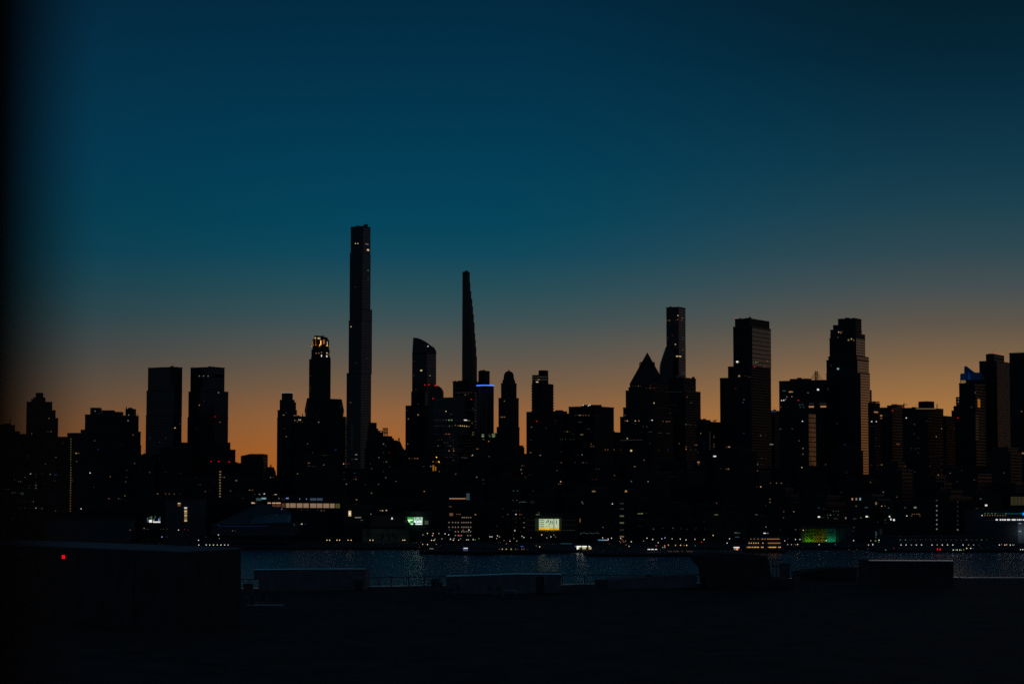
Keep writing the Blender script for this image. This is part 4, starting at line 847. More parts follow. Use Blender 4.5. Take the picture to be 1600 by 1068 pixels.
# ------------------------------------------------------------------ piers, boats, lamps, trees along the far shore
def pier(label, x0, x1, yf, y_top=None):
    f = at_z(x0, yf, 0); D = f.y; a, b = at_z(x0, yf, 0).x, at_z(x1, yf, 0).x
    r = empty('pier', ((a + b) / 2, (D + 1574) / 2, 0)); tag(r, label, 'pier', 'piers on the far shore')
    mb = MB(); mb.prism([(a, D), (b, D), (b, 1573.7), (a, 1573.7)], .9, 1.9, True); mb.build('pier_deck', M['quay'], r)
    n = max(3, int((b - a) / 8))
    for i in range(n + 1):
        mb = MB(); mb.bar((a + .5 + (b - a - 1) * i / n, D + .8, -1), (a + .5 + (b - a - 1) * i / n, D + .8, .95), .45, 6); mb.build('pile', M['steel'], r)
    return D
PD1 = pier('long dark pier in front of the gridded window block', 690, 903, 861.6)
PD2 = pier('dark pier reaching farthest into the river, a lit canopy on it', 916, 1092, 868.8)
PD3 = pier('pier at the right in front of the long low terminal', 1372, 1640, 862.2)

def boat(name, label, x0, x1, yw, yd, decks, bow=1, sheer=3, hull='hull'):
    """hull seen from the side between pixels x0..x1, waterline yw, deck yd; decks = (x0, x1, ytop, ybottom)"""
    D = at_z((x0 + x1) / 2, yw, 0).y
    c = at((x0 + x1) / 2, yw, D); r = empty(name, (c.x, D, 0)); tag(r, label, 'boat')
    a, b = at(x0, yw, D).x, at(x1, yw, D).x; h = at(x0, yd, D).z; wd = 4.5
    mb = MB(); L = b - a; rings = []
    for i in range(13):
        t = i / 12; x = a + L * t; s = t if bow > 0 else 1 - t
        w = wd * (1 - max(0, (s - .68) / .32) ** 1.8) * (.86 + .14 * min(1, s * 6)) + .08
        zt = h + sheer * max(0, s - .6) ** 2 * .9
        rings.append([(x, D + 5 - w, zt), (x, D + 5 - w * .8, -.4), (x, D + 5 + w * .8, -.4), (x, D + 5 + w, zt)])
    for p, q in zip(rings, rings[1:]):
        for k in range(4): mb.face([p[k], p[(k + 1) % 4], q[(k + 1) % 4], q[k]])
    mb.face(rings[0]); mb.face(rings[-1][::-1]); mb.build('hull', M[hull], r)
    for i, (u0, u1, t0, t1) in enumerate(decks):
        mb = MB(); mb.facing([(u0, t1), (u1, t1), (u1 - .6, t0), (u0 + .6, t0)], D + 2.2, 5.6); mb.build('deckhouse', M['cabin'] if hull == 'hull' else M[hull], r)
        mb = MB(); mb.facing([(u0 - .6, t0), (u1 + .3, t0), (u1 + .3, t0 - .45), (u0 - .6, t0 - .45)], D + 1.6, 6.8); mb.build('deck_roof', M['hull'], r)
    return r, D
def boatwin(r, x0, x1, y0, y1, D, m, name='lit_window'):
    mb = MB(); mb.facing([(x0, y1), (x1, y1), (x1, y0), (x0, y0)], D + 1.9, .25); return mb.build(name, m, r)
r, D = boat('ferry', 'dark moored ferry with one small white-lit cabin', 655, 722, 865.2, 860.5, [(664, 718, 856, 860.4), (690, 714, 850, 855.4)], -1)
boatwin(r, 671, 677.4, 855.6, 857, D, E['w'])
r, D = boat('ferry', 'moored ferry showing a bright white and blue cabin with yellow portholes', 716, 776, 866.2, 861.2, [(721, 772, 855.2, 861), (736, 766, 846.4, 854.6)], 1)
wb = emat('cabin_blue', (40, 74, 150), 1.2)
boatwin(r, 724.4, 731, 855, 856.3, D, E['W']); boatwin(r, 723.4, 730.6, 856.5, 858.2, D, wb, 'blue_panel')
for x in (724.4, 726.2, 728, 729.6): boatwin(r, x, x + 1, 858.8, 859.8, D, E['y'])
r, D = boat('ferry', 'long low moored ferry with yellow portholes', 775, 846, 865.4, 860.4, [(779, 838, 855.2, 860.2)], 1)
for x, k in ((779.6, 'o'), (784.2, 'Y'), (790.4, 'Y'), (798.2, 'Y'), (805, 'y'), (808.6, 'd'), (814.8, 'y'), (818, 'y'), (823, 'd')): boatwin(r, x, x + 1.3, 856.6, 858, D, E[k])
boatwin(r, 813.6, 818, 852.5, 853.6, D - .5, wb, 'name_board')
r, D = boat('ferry', 'dark moored ferry with a faint teal roof line left of the bright kiosk', 846, 899, 863.6, 859, [(852, 897, 850, 858.6)], 1)
boatwin(r, 876, 894, 848.2, 849.2, D, emat('teal_roof_line', (24, 58, 72), 1), 'light_strip')
# bright kiosk on the pier
p = at(912, 857, 1500); r = empty('kiosk', (p.x, 1502, 1.9)); tag(r, 'brightly lit open kiosk with figures inside at the pier edge', 'kiosk')
mb = MB(); mb.facing([(900.4, 859.6), (925, 859.6), (925, 851.8), (900.4, 851.8)], 1503, 5); mb.build('wall', M['shed'], r)
mb = MB(); mb.facing([(899.4, 852), (926, 852), (926, 851.3), (899.4, 851.3)], 1500.4, 8); mb.build('roof', M['roofing'], r)
kw = emat('kiosk_white', (236, 240, 226), 1.6); kd = emat('kiosk_warm', (150, 140, 100), 1.4)
for x0, x1, y0, y1, m in ((901, 908.4, 852.3, 854, kw), (901.2, 904, 854.1, 857.4, kw), (905, 906, 854.1, 857, kd), (909.6, 917, 852.3, 854, kw), (909.8, 915.6, 854.1, 857.2, kd), (919.6, 922, 852.3, 853.6, kw), (920, 924, 854, 857.4, kd), (898.6, 900, 852.4, 853.8, E['B'])):
    mb = MB(); mb.facing([(x0, y1), (x1, y1), (x1, y0), (x0, y0)], 1502.6, .3); mb.build('lit_panel', m, r)
p = at(910, 858, 1496); lampl('kiosk_spill', 'POINT', (p.x, 1497, 3.4), 30, (1, .97, .85), .8)
# canopy on the far-reaching pier
p = at(1020, 860, PD2 + 30); r = empty('pier_canopy', (p.x, PD2 + 30, 1.9)); tag(r, 'row of three white-lit canopies on slim posts along the far-reaching pier', 'canopy')
for x0, x1 in ((1012.2, 1016), (1017.8, 1022.4), (1024, 1027)):
    mb = MB(); mb.facing([(x0, 858.2), (x1, 858.2), (x1, 857), (x0, 857)], PD2 + 30, 2.4); mb.build('lit_canopy', E['W'], r)
mb = MB(); mb.facing([(1011, 857), (1083, 857), (1083, 856.5), (1011, 856.5)], PD2 + 29, 5); mb.build('roof', M['roofing'], r)
for i in range(15):
    x = 1011.6 + i * 5.1; mb = MB(); a = at(x, 857.2, PD2 + 29.6); mb.bar((a.x, a.y, 1.85), a, .16); mb.build('post', M['lightmetal'], r)
for x0, x1 in ((1044, 1050), (1053, 1061), (1065, 1068), (1072, 1082)): panel(r, x0, x1, 860, 861.6, PD2 + 33, E['4'], 'lit_panel')
# river boat with three lit decks
r, D = boat('river_boat', 'three-decked river boat with rows of warm yellow windows', 1160, 1230, 863.4, 857.8, [(1166, 1224, 851.2, 857.6), (1169, 1222, 844.6, 850.6), (1176, 1221, 838.8, 844)], 1)
yl = emat('boat_warm', (240, 182, 92), .95); yd2 = emat('boat_dim', (180, 122, 56), .85)
for x in list(range(1167, 1177, 2)) + [1178, 1180, 1182.6, 1184.4, 1189.4, 1191.6] + [1200 + 1.9 * i for i in range(7)] + [1216.4, 1218.4]: boatwin(r, x, x + 1.3, 853.6, 854.9, D, yl if x % 3 else yd2)
for x in [1170, 1173.4, 1177.2, 1180.6, 1184.2, 1191.4] + [1200 + 1.8 * i for i in range(11)]: boatwin(r, x, x + 1.2, 847.2, 848.5, D, yl if x < 1192 else yd2)
for x in [1172.8, 1178.2, 1184, 1190, 1191.6, 1195] + [1198.6 + 1.8 * i for i in range(11)]: boatwin(r, x, x + 1.2, 840.9, 842, D, yd2)
s_ = empty('screen_sign', at(1151, 860, 1500)); tag(s_, 'small bright screen with a pinkish picture left of the river boat', 'sign')
for x0, x1, y0, y1, m in ((1146.2, 1155.4, 853.8, 855.2, E['W']), (1146.8, 1150, 855.3, 858.2, E['w']), (1150.1, 1153.4, 855.3, 858.6, emat('screen_pink', (215, 130, 105), 1.3)), (1153.5, 1155.4, 855.3, 857, E['o'])):
    mb = MB(); mb.facing([(x0, y1), (x1, y1), (x1, y0), (x0, y0)], 1500, .4); mb.build('panel', m, s_)
for x in (1147, 1154.6):
    mb = MB(); a = at(x, 858, 1500.6); mb.bar((a.x, a.y, 0), (a.x, a.y, a.z), .2); mb.build('post', M['steel'], s_)
s_ = empty('light_board', at(943, 843, 1590)); tag(s_, 'long thin cyan and white light board behind the far-reaching pier', 'sign')
for x0, x1, m in ((934.2, 935, E['g']), (935.1, 940, emat('board_cyan', (24, 120, 150), 1.3)), (940.2, 951, emat('board_pale', (120, 128, 138), 1.2))):
    mb = MB(); mb.facing([(x0, 843.8), (x1, 843.8), (x1, 842.4), (x0, 842.4)], 1590, .5); mb.build('panel', m, s_)
for x in (936, 949.6):
    mb = MB(); a = at(x, 843.6, 1590.8); mb.bar((a.x, a.y, GZ), (a.x, a.y, a.z), .2); mb.build('post', M['steel'], s_)

lampmesh = {}
def lamp(px, py, k, label, group, h=None, D=None, cat='street lamp', twin=None):
    if D is None: D = 1604 if py < 849 else 1520 if py < 855.4 else 1470
    hd = at(px, py, D)
    base = GZ if D > 1574 else 0.0
    r = empty('street_lamp', (hd.x, D, base)); tag(r, label, cat, group)
    key = ('p', round(hd.z - base, 0))
    if key not in lampmesh:
        mb = MB(); mb.bar((0, .25, 0), (0, .25, hd.z - base - .1), (.16, .09), 6); o = mb.build('pole', M['lamp_post']); lampmesh[key] = o.data
    else: o = bpy.data.objects.new('pole', lampmesh[key]); col.objects.link(o)
    o.parent = r
    for dx in ((0,) if twin is None else (-twin, twin)):
        if k not in lampmesh:
            me = bpy.data.meshes.new('lamp_head'); bm = bmesh.new(); bmesh.ops.create_icosphere(bm, subdivisions=2, radius=.31); bm.to_mesh(me); bm.free()
            me.materials.append(LAMP[k]); lampmesh[k] = me
        o = bpy.data.objects.new('lamp_head', lampmesh[k]); col.objects.link(o); o.parent = r; o.location = (dx, 0, hd.z - base)
        if twin:
            mb = MB()
    if twin:
        mb = MB(); q = Vector(r.location) + Vector((0, .25, hd.z - base - .2)); mb.bar(q - Vector((twin, 0, 0)), q + Vector((twin, 0, 0)), .08, 5); mb.build('cross_arm', M['lamp_post'], r)
    return r
for (x0, x1), nm in zip(((510.8, 515), (526.5, 530.6), (543.8, 548.7), (578.2, 582.8), (629.5, 632.4)),
                        ('leftmost of the five on the esplanade', 'second of the five on the esplanade', 'third of the five on the esplanade', 'before the lit tree trunks', 'rightmost, under the green billboard')):
    lamp((x0 + x1) / 2, 843.2, 'Y', 'twin-headed warm street lamp, ' + nm, 'twin-headed lamps on the esplanade', twin=(x1 - x0) / 2 * 1604 / F)
def lamps(x0, y0, sc, txt, label, group, ymin=0):
    for it in txt.split():
        p = it.split(','); x, y = x0 + float(p[0]) / sc, y0 + float(p[1]) / sc
        cw = {'W': 'white', 'w': 'pale white', 'y': 'yellow', 'Y': 'warm yellow', 'o': 'orange', 'O': 'orange', 'r': 'red', 'R': 'red', 'g': 'greenish', 'G': 'greenish', 'b': 'blue', 'B': 'bluish', 'c': 'cyan', 'C': 'cyan', 'p': 'pinkish white', 'd': 'dim', 'e': 'faint'}[p[2]]
        lamp(x, y, p[2], f'{cw} street lamp {label}', group)
lamps(200, 690, Z, '22,918,o 168,900,y 195,908,d 215,910,d 345,908,d 372,908,d 408,908,d 527,917,W 590,911,r 625,917,r 354,988,B 406,989,d 943,867,b 1090,926,o 1117,926,d 943,968,W 736,1023,W 811,989,d 953,1005,g', 'on the shore below the twin slab towers', 'street lamps below the twin slab towers')
for i, x in enumerate((52, 108, 135, 163, 192, 220, 248, 275)):
    lamp(300 + x / 4.853, 850.7, 'WWGWGWWW'[i], 'one of a straight row of small white-green quay lamps behind the dark rooftop box', 'row of quay lamps', D=1560)
lamps(620, 700, Z, '272,900,w 320,886,Y 380,886,p 372,908,p 440,886,w 503,890,W 541,900,W 470,942,w 560,945,W 590,955,Y 597,938,w 362,957,Y 388,957,Y 398,945,w 645,955,p 665,940,g 728,952,p 745,952,p 797,950,G 818,950,g 857,938,g 972,921,W 993,921,W 1050,910,W 1070,922,w 1042,938,w 1060,980,d 1080,980,d 1118,960,o 1143,995,o 1180,966,p 1220,937,g 1252,965,w 1305,915,p 1326,927,W 1400,932,g 1490,1025,Y 1455,1015,c 270,1000,O 320,1002,Y 410,1000,o 235,1031,r 755,958,d 560,938,c 505,932,e', 'among the cluster before the gridded window block', 'street lamps before the gridded window block')
lamps(800, 700, Z, '945,931,p 1003,944,W 1038,935,W 1133,937,W 1243,972,W 1220,1020,p 1408,935,W 1467,947,W 1525,982,p 1372,965,g 1015,993,r 1510,1013,r 405,921,W 363,932,w 310,900,Y 455,923,o 437,903,y 385,903,d 1185,965,o 1190,1005,o', 'between the yellow-barred billboard and the far-reaching pier', 'street lamps behind the far-reaching pier')
for x, y in ((968, 845), (972, 842.5), (970, 847), (975, 846), (973.5, 844.4)): lamp(x, y, 'o', 'dull amber lamp clustered under the column of barred windows', 'amber lamps under the barred windows')
lamps(960, 720, Z, '341,801,p 400,815,W 494,808,p 527,798,B 602,808,p 687,811,W 747,820,W 840,813,p 935,815,W 458,848,p 305,830,g 1030,773,Y 1201,808,W 1175,853,W 909,843,R 445,880,r 525,881,O 563,873,O 638,876,O 690,875,Y 727,876,o 753,876,Y 845,880,c 505,898,w 525,898,w 433,880,o', 'in the row before the wide dark warehouse', 'street lamps before the wide dark warehouse')
lamps(1170, 720, Z, '487,815,W 533,815,W 408,810,b 330,820,p 405,868,w 445,868,w 487,868,o 510,866,Y 510,876,r 733,868,W 807,826,W 1093,826,W 1273,828,w 1358,822,W 1248,872,p 1293,866,W 1293,874,w 1045,922,d 1125,920,d 1243,915,b 1428,925,g 1512,905,r 903,868,c 375,830,p', 'around the green floodlit billboard', 'street lamps around the green billboard')
lamps(1370, 790, Z, '252,405,W 305,405,W 360,405,w 412,405,W 466,405,W 575,405,W 630,405,w 683,405,W 738,405,W 793,405,W 900,405,W 957,405,w 1010,405,w 1065,405,d', 'in the even white row before the long low pier terminal', 'even row of white lamps at the pier terminal')
lamps(1370, 790, Z, '633,446,R 633,455,R 660,446,R 660,455,R 938,440,Y 980,440,W 1005,443,b 1278,405,W 1300,400,o 1335,405,W 1355,402,O 1392,405,W 1418,405,w 1430,405,g 1500,453,W 1523,453,W 180,440,r 25,355,W 20,375,g 797,457,W 820,457,g 838,457,W 865,457,G 905,455,g 880,458,g', 'at the water edge of the right-hand pier', 'water-edge lamps on the right-hand pier')
# a soft greenish floodlight behind the bare trees
for x, e in ((588, 420), (600, 330), (622, 160)):
    p = at(x, 848, 1690); lampl('floodlight', 'SPOT', (p.x, 1690, 9), e * 1.5, (.7, 1, .85), .6, -10)
w_ = empty('lit_wall', (at(605, 850, 1716).x, 1716, GZ)); tag(w_, 'pale low wall dimly lit greenish behind the bare shore trees', 'wall')
mb = MB(); a, b = at(566, 850, 1716), at(640, 850, 1716); mb.prism([(a.x, 1716), (b.x, 1716), (b.x, 1717), (a.x, 1717)], GZ, 12.5); mb.build('wall', M['quay'], w_)
# bare shore trees
def tree(px, D, h, spread, seed, label):
    q = random.Random(seed); x = at(px, 850, D).x
    r = empty('bare_tree', (x, D, GZ)); tag(r, label, 'tree', 'bare trees along the far shore')
    mb = MB(); mb.bar((x, D, GZ - .1), (x + q.uniform(-.3, .3), D, GZ + h * .45), (.3, .2), 6); tips = []
    for k in range(7):
        z = GZ + h * q.uniform(.25, .45); a = q.uniform(0, 6.28); l = spread * q.uniform(.6, 1)
        e = Vector((x + math.cos(a) * l, D + math.sin(a) * l, GZ + h * q.uniform(.6, .95))); mb.bar((x, D, z), e, (.14, .05), 4); tips.append(e)
        for j in range(3):
            e2 = e.lerp(Vector((x, D, z)), q.uniform(0, .5)) + Vector((q.uniform(-1.4, 1.4), q.uniform(-1.4, 1.4), q.uniform(.2, 1.6))); mb.bar(e.lerp(Vector((x, D, z)), .4), e2, (.06, .02), 3); tips.append(e2)
    mb.build('trunk', M['bark'], r)
    mb = MB()
    for t in tips:
        for j in range(10):
            c = t + Vector((q.gauss(0, .8), q.gauss(0, .8), q.gauss(0, .6))); u = Vector((q.uniform(-1, 1), q.uniform(-1, 1), q.uniform(-1, 1))).normalized() * q.uniform(.12, .3); v = u.cross(Vector((q.uniform(-1, 1), q.uniform(-1, 1), 1))).normalized() * .14
            mb.face([c - u, c + v, c + u, c - v])
    mb.build('crown', M['foliage'], r)
for i, (px, h) in enumerate(((500, 9), (521, 8), (538, 9.5), (564, 10), (578, 12), (596, 9), (608, 11), (618, 10), (640, 12), (652, 9), (336, 10), (390, 9))):
    tree(px, 1640 + (i % 3) * 9, h, h * .3, 40 + i, 'bare tree on the far shore ' + ['left of the twin-headed lamps', 'between the first two twin-headed lamps', 'beside the third twin-headed lamp', 'just left of the greenish lit wall', 'with the widest crown before the greenish wall', 'thin, before the greenish lit wall', 'tall, centred on the greenish lit wall', 'before the right half of the greenish wall', 'below the green billboard', 'between green billboard and gridded block', 'behind the row of quay lamps', 'right of the row of quay lamps'][i])

# ------------------------------------------------------------------ near roof deck with its bulkheads, rail and furniture
RZ = 28.3
edge = [at_z(x, y, RZ) for x, y in ((-260, 921), (376, 921), (700, 915.5), (1100, 912), (1360, 898), (1500, 903), (1900, 903))]
hold = empty('waterfront_building', (0, 200, 1.5)); tag(hold, 'big dark flat-roofed building filling the foreground', 'building')
near = [(e.x * .33, 92) for e in (edge[0], edge[-1])]
poly = [(-90, 92), (90, 92)] + [(e.x, e.y) for e in reversed(edge)]
mb = MB(); mb.prism(poly, RZ - .6, RZ); mb.build('roof_deck', M['deck'], hold)
cxm = sum(p[0] for p in poly) / len(poly); cym = 200
mb = MB(); mb.prism([(cxm + (p[0] - cxm) * .995, cym + (p[1] - cym) * .995) for p in poly], 1.5, RZ - .62); mb.build('wall', M['brick'], hold)
mb = MB()
for a, b in zip(edge, edge[1:]):
    d = Vector((b.x - a.x, b.y - a.y, 0)).normalized(); n = Vector((d.y, -d.x, 0))
    q = [a - n * .02, a - n * -.95, b - n * -.95, b - n * .02]
    mb.prism([(v.x, v.y) for v in (q[1], q[2], q[3], q[0])], RZ - .05, RZ + .22, True)
mb.build('parapet', M['coping'], hold)
def on_deck(px, py): return at_z(px, py, RZ)
def edge_pt(px):
    for a, b in zip(edge, edge[1:]):
        ax, bx = 800 + F * a.x / (a.y * CT + (RZ - H) * ST), 800 + F * b.x / (b.y * CT + (RZ - H) * ST)
        if ax <= px <= bx: return a.lerp(b, (px - ax) / (bx - ax))
    return edge[-1].copy()
# railing runs
def railing(label, pxs, h=1.22):
    P = [edge_pt(x) + Vector((0, -.25, .22)) for x in pxs]
    r = empty('railing', P[0]); tag(r, label, 'railing')
    for a, b in zip(P, P[1:]):
        mb = MB(); mb.bar(a + Vector((0, 0, h)), b + Vector((0, 0, h)), .055, 5); mb.build('top_rail', M['steel'], r)
    for a, b in zip(P, P[1:]):
        mb = MB(); mb.bar(a + Vector((0, 0, .3)), b + Vector((0, 0, .3)), .012, 4); mb.build('wire', M['steel'], r)
    for a in P:
        mb = MB(); mb.bar(a, a + Vector((0, 0, h)), .07, 5); mb.build('post', M['steel'], r)
railing('roof edge railing between the left canopy shed and the middle bulkhead', [571.9, 589.5, 609.5, 636.5, 662, 687, 698])
railing('roof edge railing right of the middle bulkhead, reaching the slant-sided box', [876, 911, 950, 988.6, 1030, 1066, 1103])
railing('short roof edge railing left of the lit-edged bulkhead on the right', [1338, 1349, 1360])
railing('roof edge railing at the gap right of the big left rooftop box', [376, 389, 404])
# bulkheads
def bulk(label, pts, yb, depth, cop='bulkhead', name='roof_bulkhead', cat='rooftop shed', lift=.16):
    D = at_z(pts[0][0], yb, RZ).y
    c = at(sum(p[0] for p in pts) / len(pts), yb, D); r = empty(name, (c.x, D, RZ)); tag(r, label, cat)
    mb = MB(); mb.facing(pts, D, depth); mb.build('wall', M[cop], r)
    top = [p for p in pts if p[1] < yb - 3]
    return r, D
def coping(r, D, pts, depth, th=.12, w=1.0):
    mb = MB()
    P = [at(x, y, D - .12) for x, y in pts]
    for a, b in zip(P, P[1:]):
        q = [a, b, b + Vector((0, w, .05)), a + Vector((0, w, .05))]
        mb.face([v + Vector((0, 0, th)) for v in q]); mb.face([q[3], q[2], q[2] + Vector((0, 0, th)), q[3] + Vector((0, 0, th))][::-1]); mb.face([a, b, b + Vector((0, 0, th)), a + Vector((0, 0, th))])
    for e in (P[0], P[-1]):
        q = [e, e + Vector((0, 0, th)), e + Vector((0, w, th + .05)), e + Vector((0, w, .05))]; mb.face(q)
    mb.build('coping', M['coping'], r)
# big left box, seen with a sliver of its roof
zt = 36.0
A, B, Cx = at_z(-190, 843.5, zt), at_z(286, 862.6, zt), at_z(376.6, 857, zt)
A, B, Cx = [Vector((v.x, v.y, 0)) for v in (A, B, Cx)]; Dx = A + (Cx - B)
r = empty('roof_bulkhead', ((A.x + B.x) / 2, (A.y + B.y) / 2, RZ)); tag(r, 'biggest dark rooftop box at the left with a tiny red light on its face', 'rooftop shed')
mb = MB(); mb.prism([(A.x, A.y), (B.x, B.y), (Cx.x, Cx.y), (Dx.x, Dx.y)], RZ, zt); mb.build('wall', M['darkwall'], r)
cen = (A + B + Cx + Dx) / 4
mb = MB(); mb.prism([tuple((cen + (v - cen) * 1.006).xy) for v in (A, B, Cx, Dx)], zt + .003, zt + .12, True); mb.build('roof', M['paleroof'], r)
for v in range(9):       # louvred panel on its face
    t0, t1 = .748, .826
    a, b = A.lerp(B, t0), A.lerp(B, t1); z = RZ + 2.6 + v * .42
    mb = MB(); mb.face([(a.x, a.y - .06, z), (b.x, b.y - .06, z), (b.x, b.y - .25, z + .3), (a.x, a.y - .25, z + .3)]); mb.build('louvre', M['shed'], r)
a = A.lerp(B, .865); mb = MB(); mb.bar((a.x, a.y - .2, RZ), (a.x, a.y - .2, zt - .5), .1); mb.build('downpipe', M['shed'], r)
# the red light on it
d = ray(99.6, 869.4); nrm = Vector((B.y - A.y, -(B.x - A.x), 0)); k = (A - Vector((EYE.x, EYE.y, 0))).dot(nrm) / Vector((d.x, d.y, 0)).dot(nrm); p = EYE + d * k
r2 = empty('red_signal_light', p); tag(r2, 'small square red light glowing on the big left rooftop box', 'light')
rot = math.atan2(B.y - A.y, B.x - A.x)
mb = MB(); mb.box((p.x, p.y - .12, p.z - .23), (.46, .14, .46), rot); mb.build('housing', M['steel'], r2)
rl_ = emat('signal_red', (255, 10, 28), 1.6)
for i in (-1, 0, 1):
    for j in (-1, 0, 1):
        mb = MB(); mb.box((p.x + i * .135, p.y - .2 + i * .135 * math.tan(rot), p.z + j * .135 - .064), (.128, .05, .128), rot); mb.build('lens', rl_, r2)
# left canopy shed
pts = [(404, 923), (571, 921), (571, 889.4), (396.6, 891), (396.6, 904), (404, 904)]
r, D = bulk('rooftop shed with a canopy overhanging its left end and a pale metal edge', pts, 922, 9); coping(r, D, [(396.2, 890.9), (450, 890.1), (571.2, 889.2)], 9)
mb = MB(); mb.facing([(555, 921.5), (566, 921.5), (566, 906), (555, 906)], D - .06, .05); mb.build('door', M['steel'], r)
# middle bulkhead
pts = [(698, 929), (876.6, 925), (876.6, 897.6), (808, 897), (698, 900.8)]
r, D = bulk('middle rooftop shed with a slightly peaked pale metal edge', pts, 927, 10); coping(r, D, [(697.6, 900.8), (808, 897), (876.8, 897.6)], 10)
mb = MB(); mb.facing([(838, 925.6), (850, 925.4), (850, 900.4), (838, 900.8)], D - .06, .05); mb.build('door', M['steel'], r)
mb = MB(); a = at(851.4, 899.6, D - .2); b = at(851.4, 912, D - .2); mb.bar(a, b, .07); mb.build('downpipe', M['lightmetal'], r)
# long sloped bulkhead, right of centre
pts = [(951, 921), (1089, 917), (1089, 898.6), (1040, 899.6), (951, 905)]
r, D = bulk('long low rooftop shed with a gently sloping bare top right of centre', pts, 919, 9)
mb = MB(); mb.facing([(1007, 902.6), (1021, 902), (1020, 898.4), (1016, 897), (1011, 897.2), (1008, 898.6)], D + 2, 2); mb.build('roof_fan', M['steel'], r)
# slant-sided box
pts = [(1107, 921), (1240, 918), (1240, 905), (1206, 905), (1199, 869), (1166, 864.6), (1104, 863.2), (1083, 867.2), (1103, 892), (1105, 912)]
r, D = bulk('hulking dark rooftop structure with a slanting left side', pts, 920, 12, 'darkwall')
pts = [(1250, 910), (1339, 906), (1339, 886.6), (1300, 887), (1250, 893.6)]
r, D = bulk('low rooftop shed with a sloping top left of the lit-edged bulkhead', pts, 907, 8, 'darkwall')
pts = [(1358.6, 918), (1490, 917), (1490, 876.8), (1358.6, 876.2)]
r, D = bulk('right-hand rooftop bulkhead with a thin bluish metal edge', pts, 917, 10, 'darkwall'); coping(r, D, [(1358.4, 876.2), (1490.2, 876.8)], 10)
# small roof units
def unit_box(label, x0, x1, yt, yb, cat='roof unit', name='roof_unit'):
    D = at_z((x0 + x1) / 2, yb, RZ).y; a, b = at(x0, yt, D), at(x1, yt, D); w = b.x - a.x; h = a.z - RZ
    r = empty(name, ((a.x + b.x) / 2, D + w / 2, RZ)); tag(r, label, cat)
    mb = MB(); mb.box(((a.x + b.x) / 2, D + w * .5, RZ), (w, w * .9, h * .9)); mb.build('casing', M['bulkhead'], r)
    mb = MB(); mb.box(((a.x + b.x) / 2, D + w * .5, RZ + h * .9 + .005), (w * 1.05, w * .96, h * .1)); mb.build('lid', M['steel'], r)
    for i in range(4):
        mb = MB(); z = RZ + h * (.2 + .15 * i); mb.box(((a.x + b.x) / 2, D + w * .04, z), (w * .8, .05, .07)); mb.build('louvre', M['steel'], r)
unit_box('dark square roof unit left of the middle bulkhead', 673, 686, 904, 919)
unit_box('dark roof unit left of the long low sloped shed', 929.6, 948.6, 905.4, 918)
unit_box('dark roof unit near the slatted frame right of the slanting structure', 1218.6, 1234, 880, 906)
unit_box('small squat roof unit beside the low sloping shed on the right', 1238, 1250, 891, 907)
unit_box('dark cabinet standing below the left canopy shed overhang', 380, 394.6, 911.6, 934)
# slatted frame
r = empty('pergola', on_deck(1210, 908)); tag(r, 'open timber frame with upright posts right of the slanting rooftop structure', 'pergola'); D = on_deck(1210, 908).y
for x in (1202, 1207.5, 1213, 1219.4):
    mb = MB(); a = at(x, 874, D); mb.bar((a.x, D, RZ), a, .08); mb.build('post', M['steel'], r)
for y in (874, 884.5): mb = MB(); mb.bar(at(1200, y, D), at(1221, y, D), .07); mb.build('beam', M['steel'], r)
# deck chairs with pale frames
def chair(px, py, label, s=1.0, rz=0):
    p = on_deck(px, py); r = empty('deck_chair', p); tag(r, label, 'chair', 'deck chairs on the roof')
    def o(x, y, z): return p + Vector((x * math.cos(rz) - y * math.sin(rz), x * math.sin(rz) + y * math.cos(rz), z)) * s
    for x in (-.3, .3):
        for y in (-.3, .3): mb = MB(); mb.bar(o(x, y, 0), o(x, y, .42 if y < 0 else .95), .028); mb.build('leg', M['lightmetal'], r)
    mb = MB(); mb.box(tuple(o(0, 0, .42)), (.6 * s, .6 * s, .05 * s), rz); mb.build('seat', M['shed'], r)
    mb = MB(); mb.box(tuple(o(0, .3, .5)), (.56 * s, .04 * s, .46 * s), rz); mb.build('backrest', M['shed'], r)
    for x in (-.3, .3): mb = MB(); mb.bar(o(x, -.3, .62), o(x, .3, .62), .025); mb.build('armrest', M['lightmetal'], r)
for px, py, lb, rz in ((689, 924, 'deck chair with pale frame right beside the square roof unit', .4), (703, 927, 'deck chair with pale frame at the left end of the middle bulkhead', -.2), (716, 928, 'second deck chair along the left part of the middle bulkhead', .1), (765, 928.6, 'left one of two deck chairs before the middle of the peaked shed', 0), (779, 929.4, 'right one of two deck chairs before the middle of the peaked shed', .15), (394, 944, 'deck chair left of the pale mat under the canopy shed', .3), (410, 945, 'deck chair on the pale mat under the canopy shed', -.4), (331, 950, 'lone deck chair in front of the big left rooftop box', .8)):
    chair(px, py, lb, 1.25, rz)
t = on_deck(797, 934); r = empty('roof_table', t); tag(r, 'pale-edged table before the peaked middle rooftop shed', 'table')
mb = MB(); mb.box((t.x, t.y, RZ + .98), (1.8, 1, .06)); mb.build('table_top', M['lightmetal'], r)
for x in (-.8, .8):
    for y in (-.4, .4): mb = MB(); mb.bar((t.x + x, t.y + y, RZ), (t.x + x, t.y + y, RZ + .98), .04); mb.build('leg', M['lightmetal'], r)
t = on_deck(414, 946); mb = MB(); mb.box((t.x, t.y, RZ + .003), (4.4, .8, .12)); tag(mb.build('deck_mat', M['coping']), 'pale strip lying on the roof below the left canopy shed', 'mat')

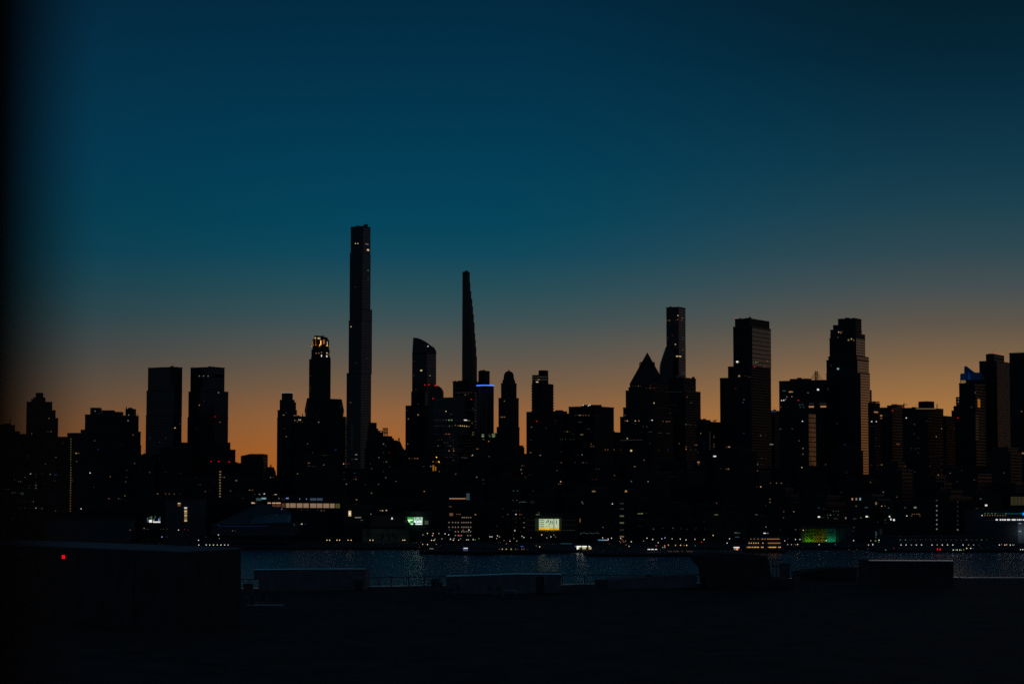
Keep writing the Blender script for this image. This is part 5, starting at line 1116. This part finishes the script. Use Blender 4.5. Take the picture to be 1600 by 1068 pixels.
# ------------------------------------------------------------------ the terrace the photograph was taken from: a slim dark post close by on the left
f = MB(); f.prism([(-2.2, -2), (2.2, -2), (2.2, 1.6), (-2.2, 1.6)], H - 1.85, H - 1.6, True)
tag(f.build('terrace_floor', M['quay']), kind='structure')
f = MB(); f.prism([(-6, -14), (6, -14), (6, -2.05), (-6, -2.05)], 1.5, H + 6); f.build('wall', M['brick'], tag(empty('viewpoint_building', (0, -8, 1.5)), 'building behind the terrace the picture is taken from', 'building'))
f = MB(); f.prism([(-2.2, -2), (2.2, -2), (2.2, 1.55), (-2.2, 1.55)], 1.5, H - 1.86); f.build('wall', M['brick'], bpy.data.objects['viewpoint_building'])
px_ = (50 - 800) / F * 1.08
r = empty('terrace_post', (px_ - .04, 1.08, H - 1.6)); tag(r, 'dark slim terrace post, blurred, close by at the left edge', 'post')
f = MB(); f.box((px_ - .04, 1.08, H - 1.59), (.08, .06, 2.35)); f.build('shaft', M['postpaint'], r)
f = MB(); f.box((px_ - .04, 1.08, H - 1.6), (.14, .13, .009)); f.build('foot_plate', M['postpaint'], r)

# ------------------------------------------------------------------ labels for the mid-rise blocks, from what shows on them
FILL.sort(key=lambda t: (t[2], t[1]))
ROWN = ('upper row', 'middle row', 'river row')
used = {}
for r, cx, row, y, _, _ in FILL:
    c = COUNT.get(r.name, {}); c = {k: v for k, v in c.items() if k != 'dim'}
    if c:
        k = max(c, key=c.get); n = c[k]; seen = f"{'one' if n == 1 else 'two' if n == 2 else 'a few' if n < 6 else 'many'} {k} window{'s' if n > 1 else ''}"
    else: seen = 'hardly any lit window'
    lm = near_lm(cx); base = (row, lm); used.setdefault(base, []).append((r, seen, row, lm))
for L in used.values():
    for i, (r, seen, row, lm) in enumerate(L):
        pos = '' if len(L) == 1 else ('left ' if i == 0 else 'right ' if i == len(L) - 1 else 'middle ' if i == 1 else 'next ')
        r['label'] = f"dark {pos}block, {seen}, in {ROWN[row]}, below {lm}"

# ------------------------------------------------------------------ render look
vs = scn.view_settings
vs.view_transform = 'Standard'; vs.look = 'None'; vs.exposure = 0; vs.gamma = 1; vs.use_curve_mapping = False
scn.display_settings.display_device = 'sRGB'
scn.cycles.max_bounces = 5; scn.cycles.glossy_bounces = 3; scn.cycles.diffuse_bounces = 2
scn.cycles.sample_clamp_indirect = .038
scn.cycles.sample_clamp_direct = 1.0
scn.cycles.use_adaptive_sampling = False
scn.cycles.use_denoising = False
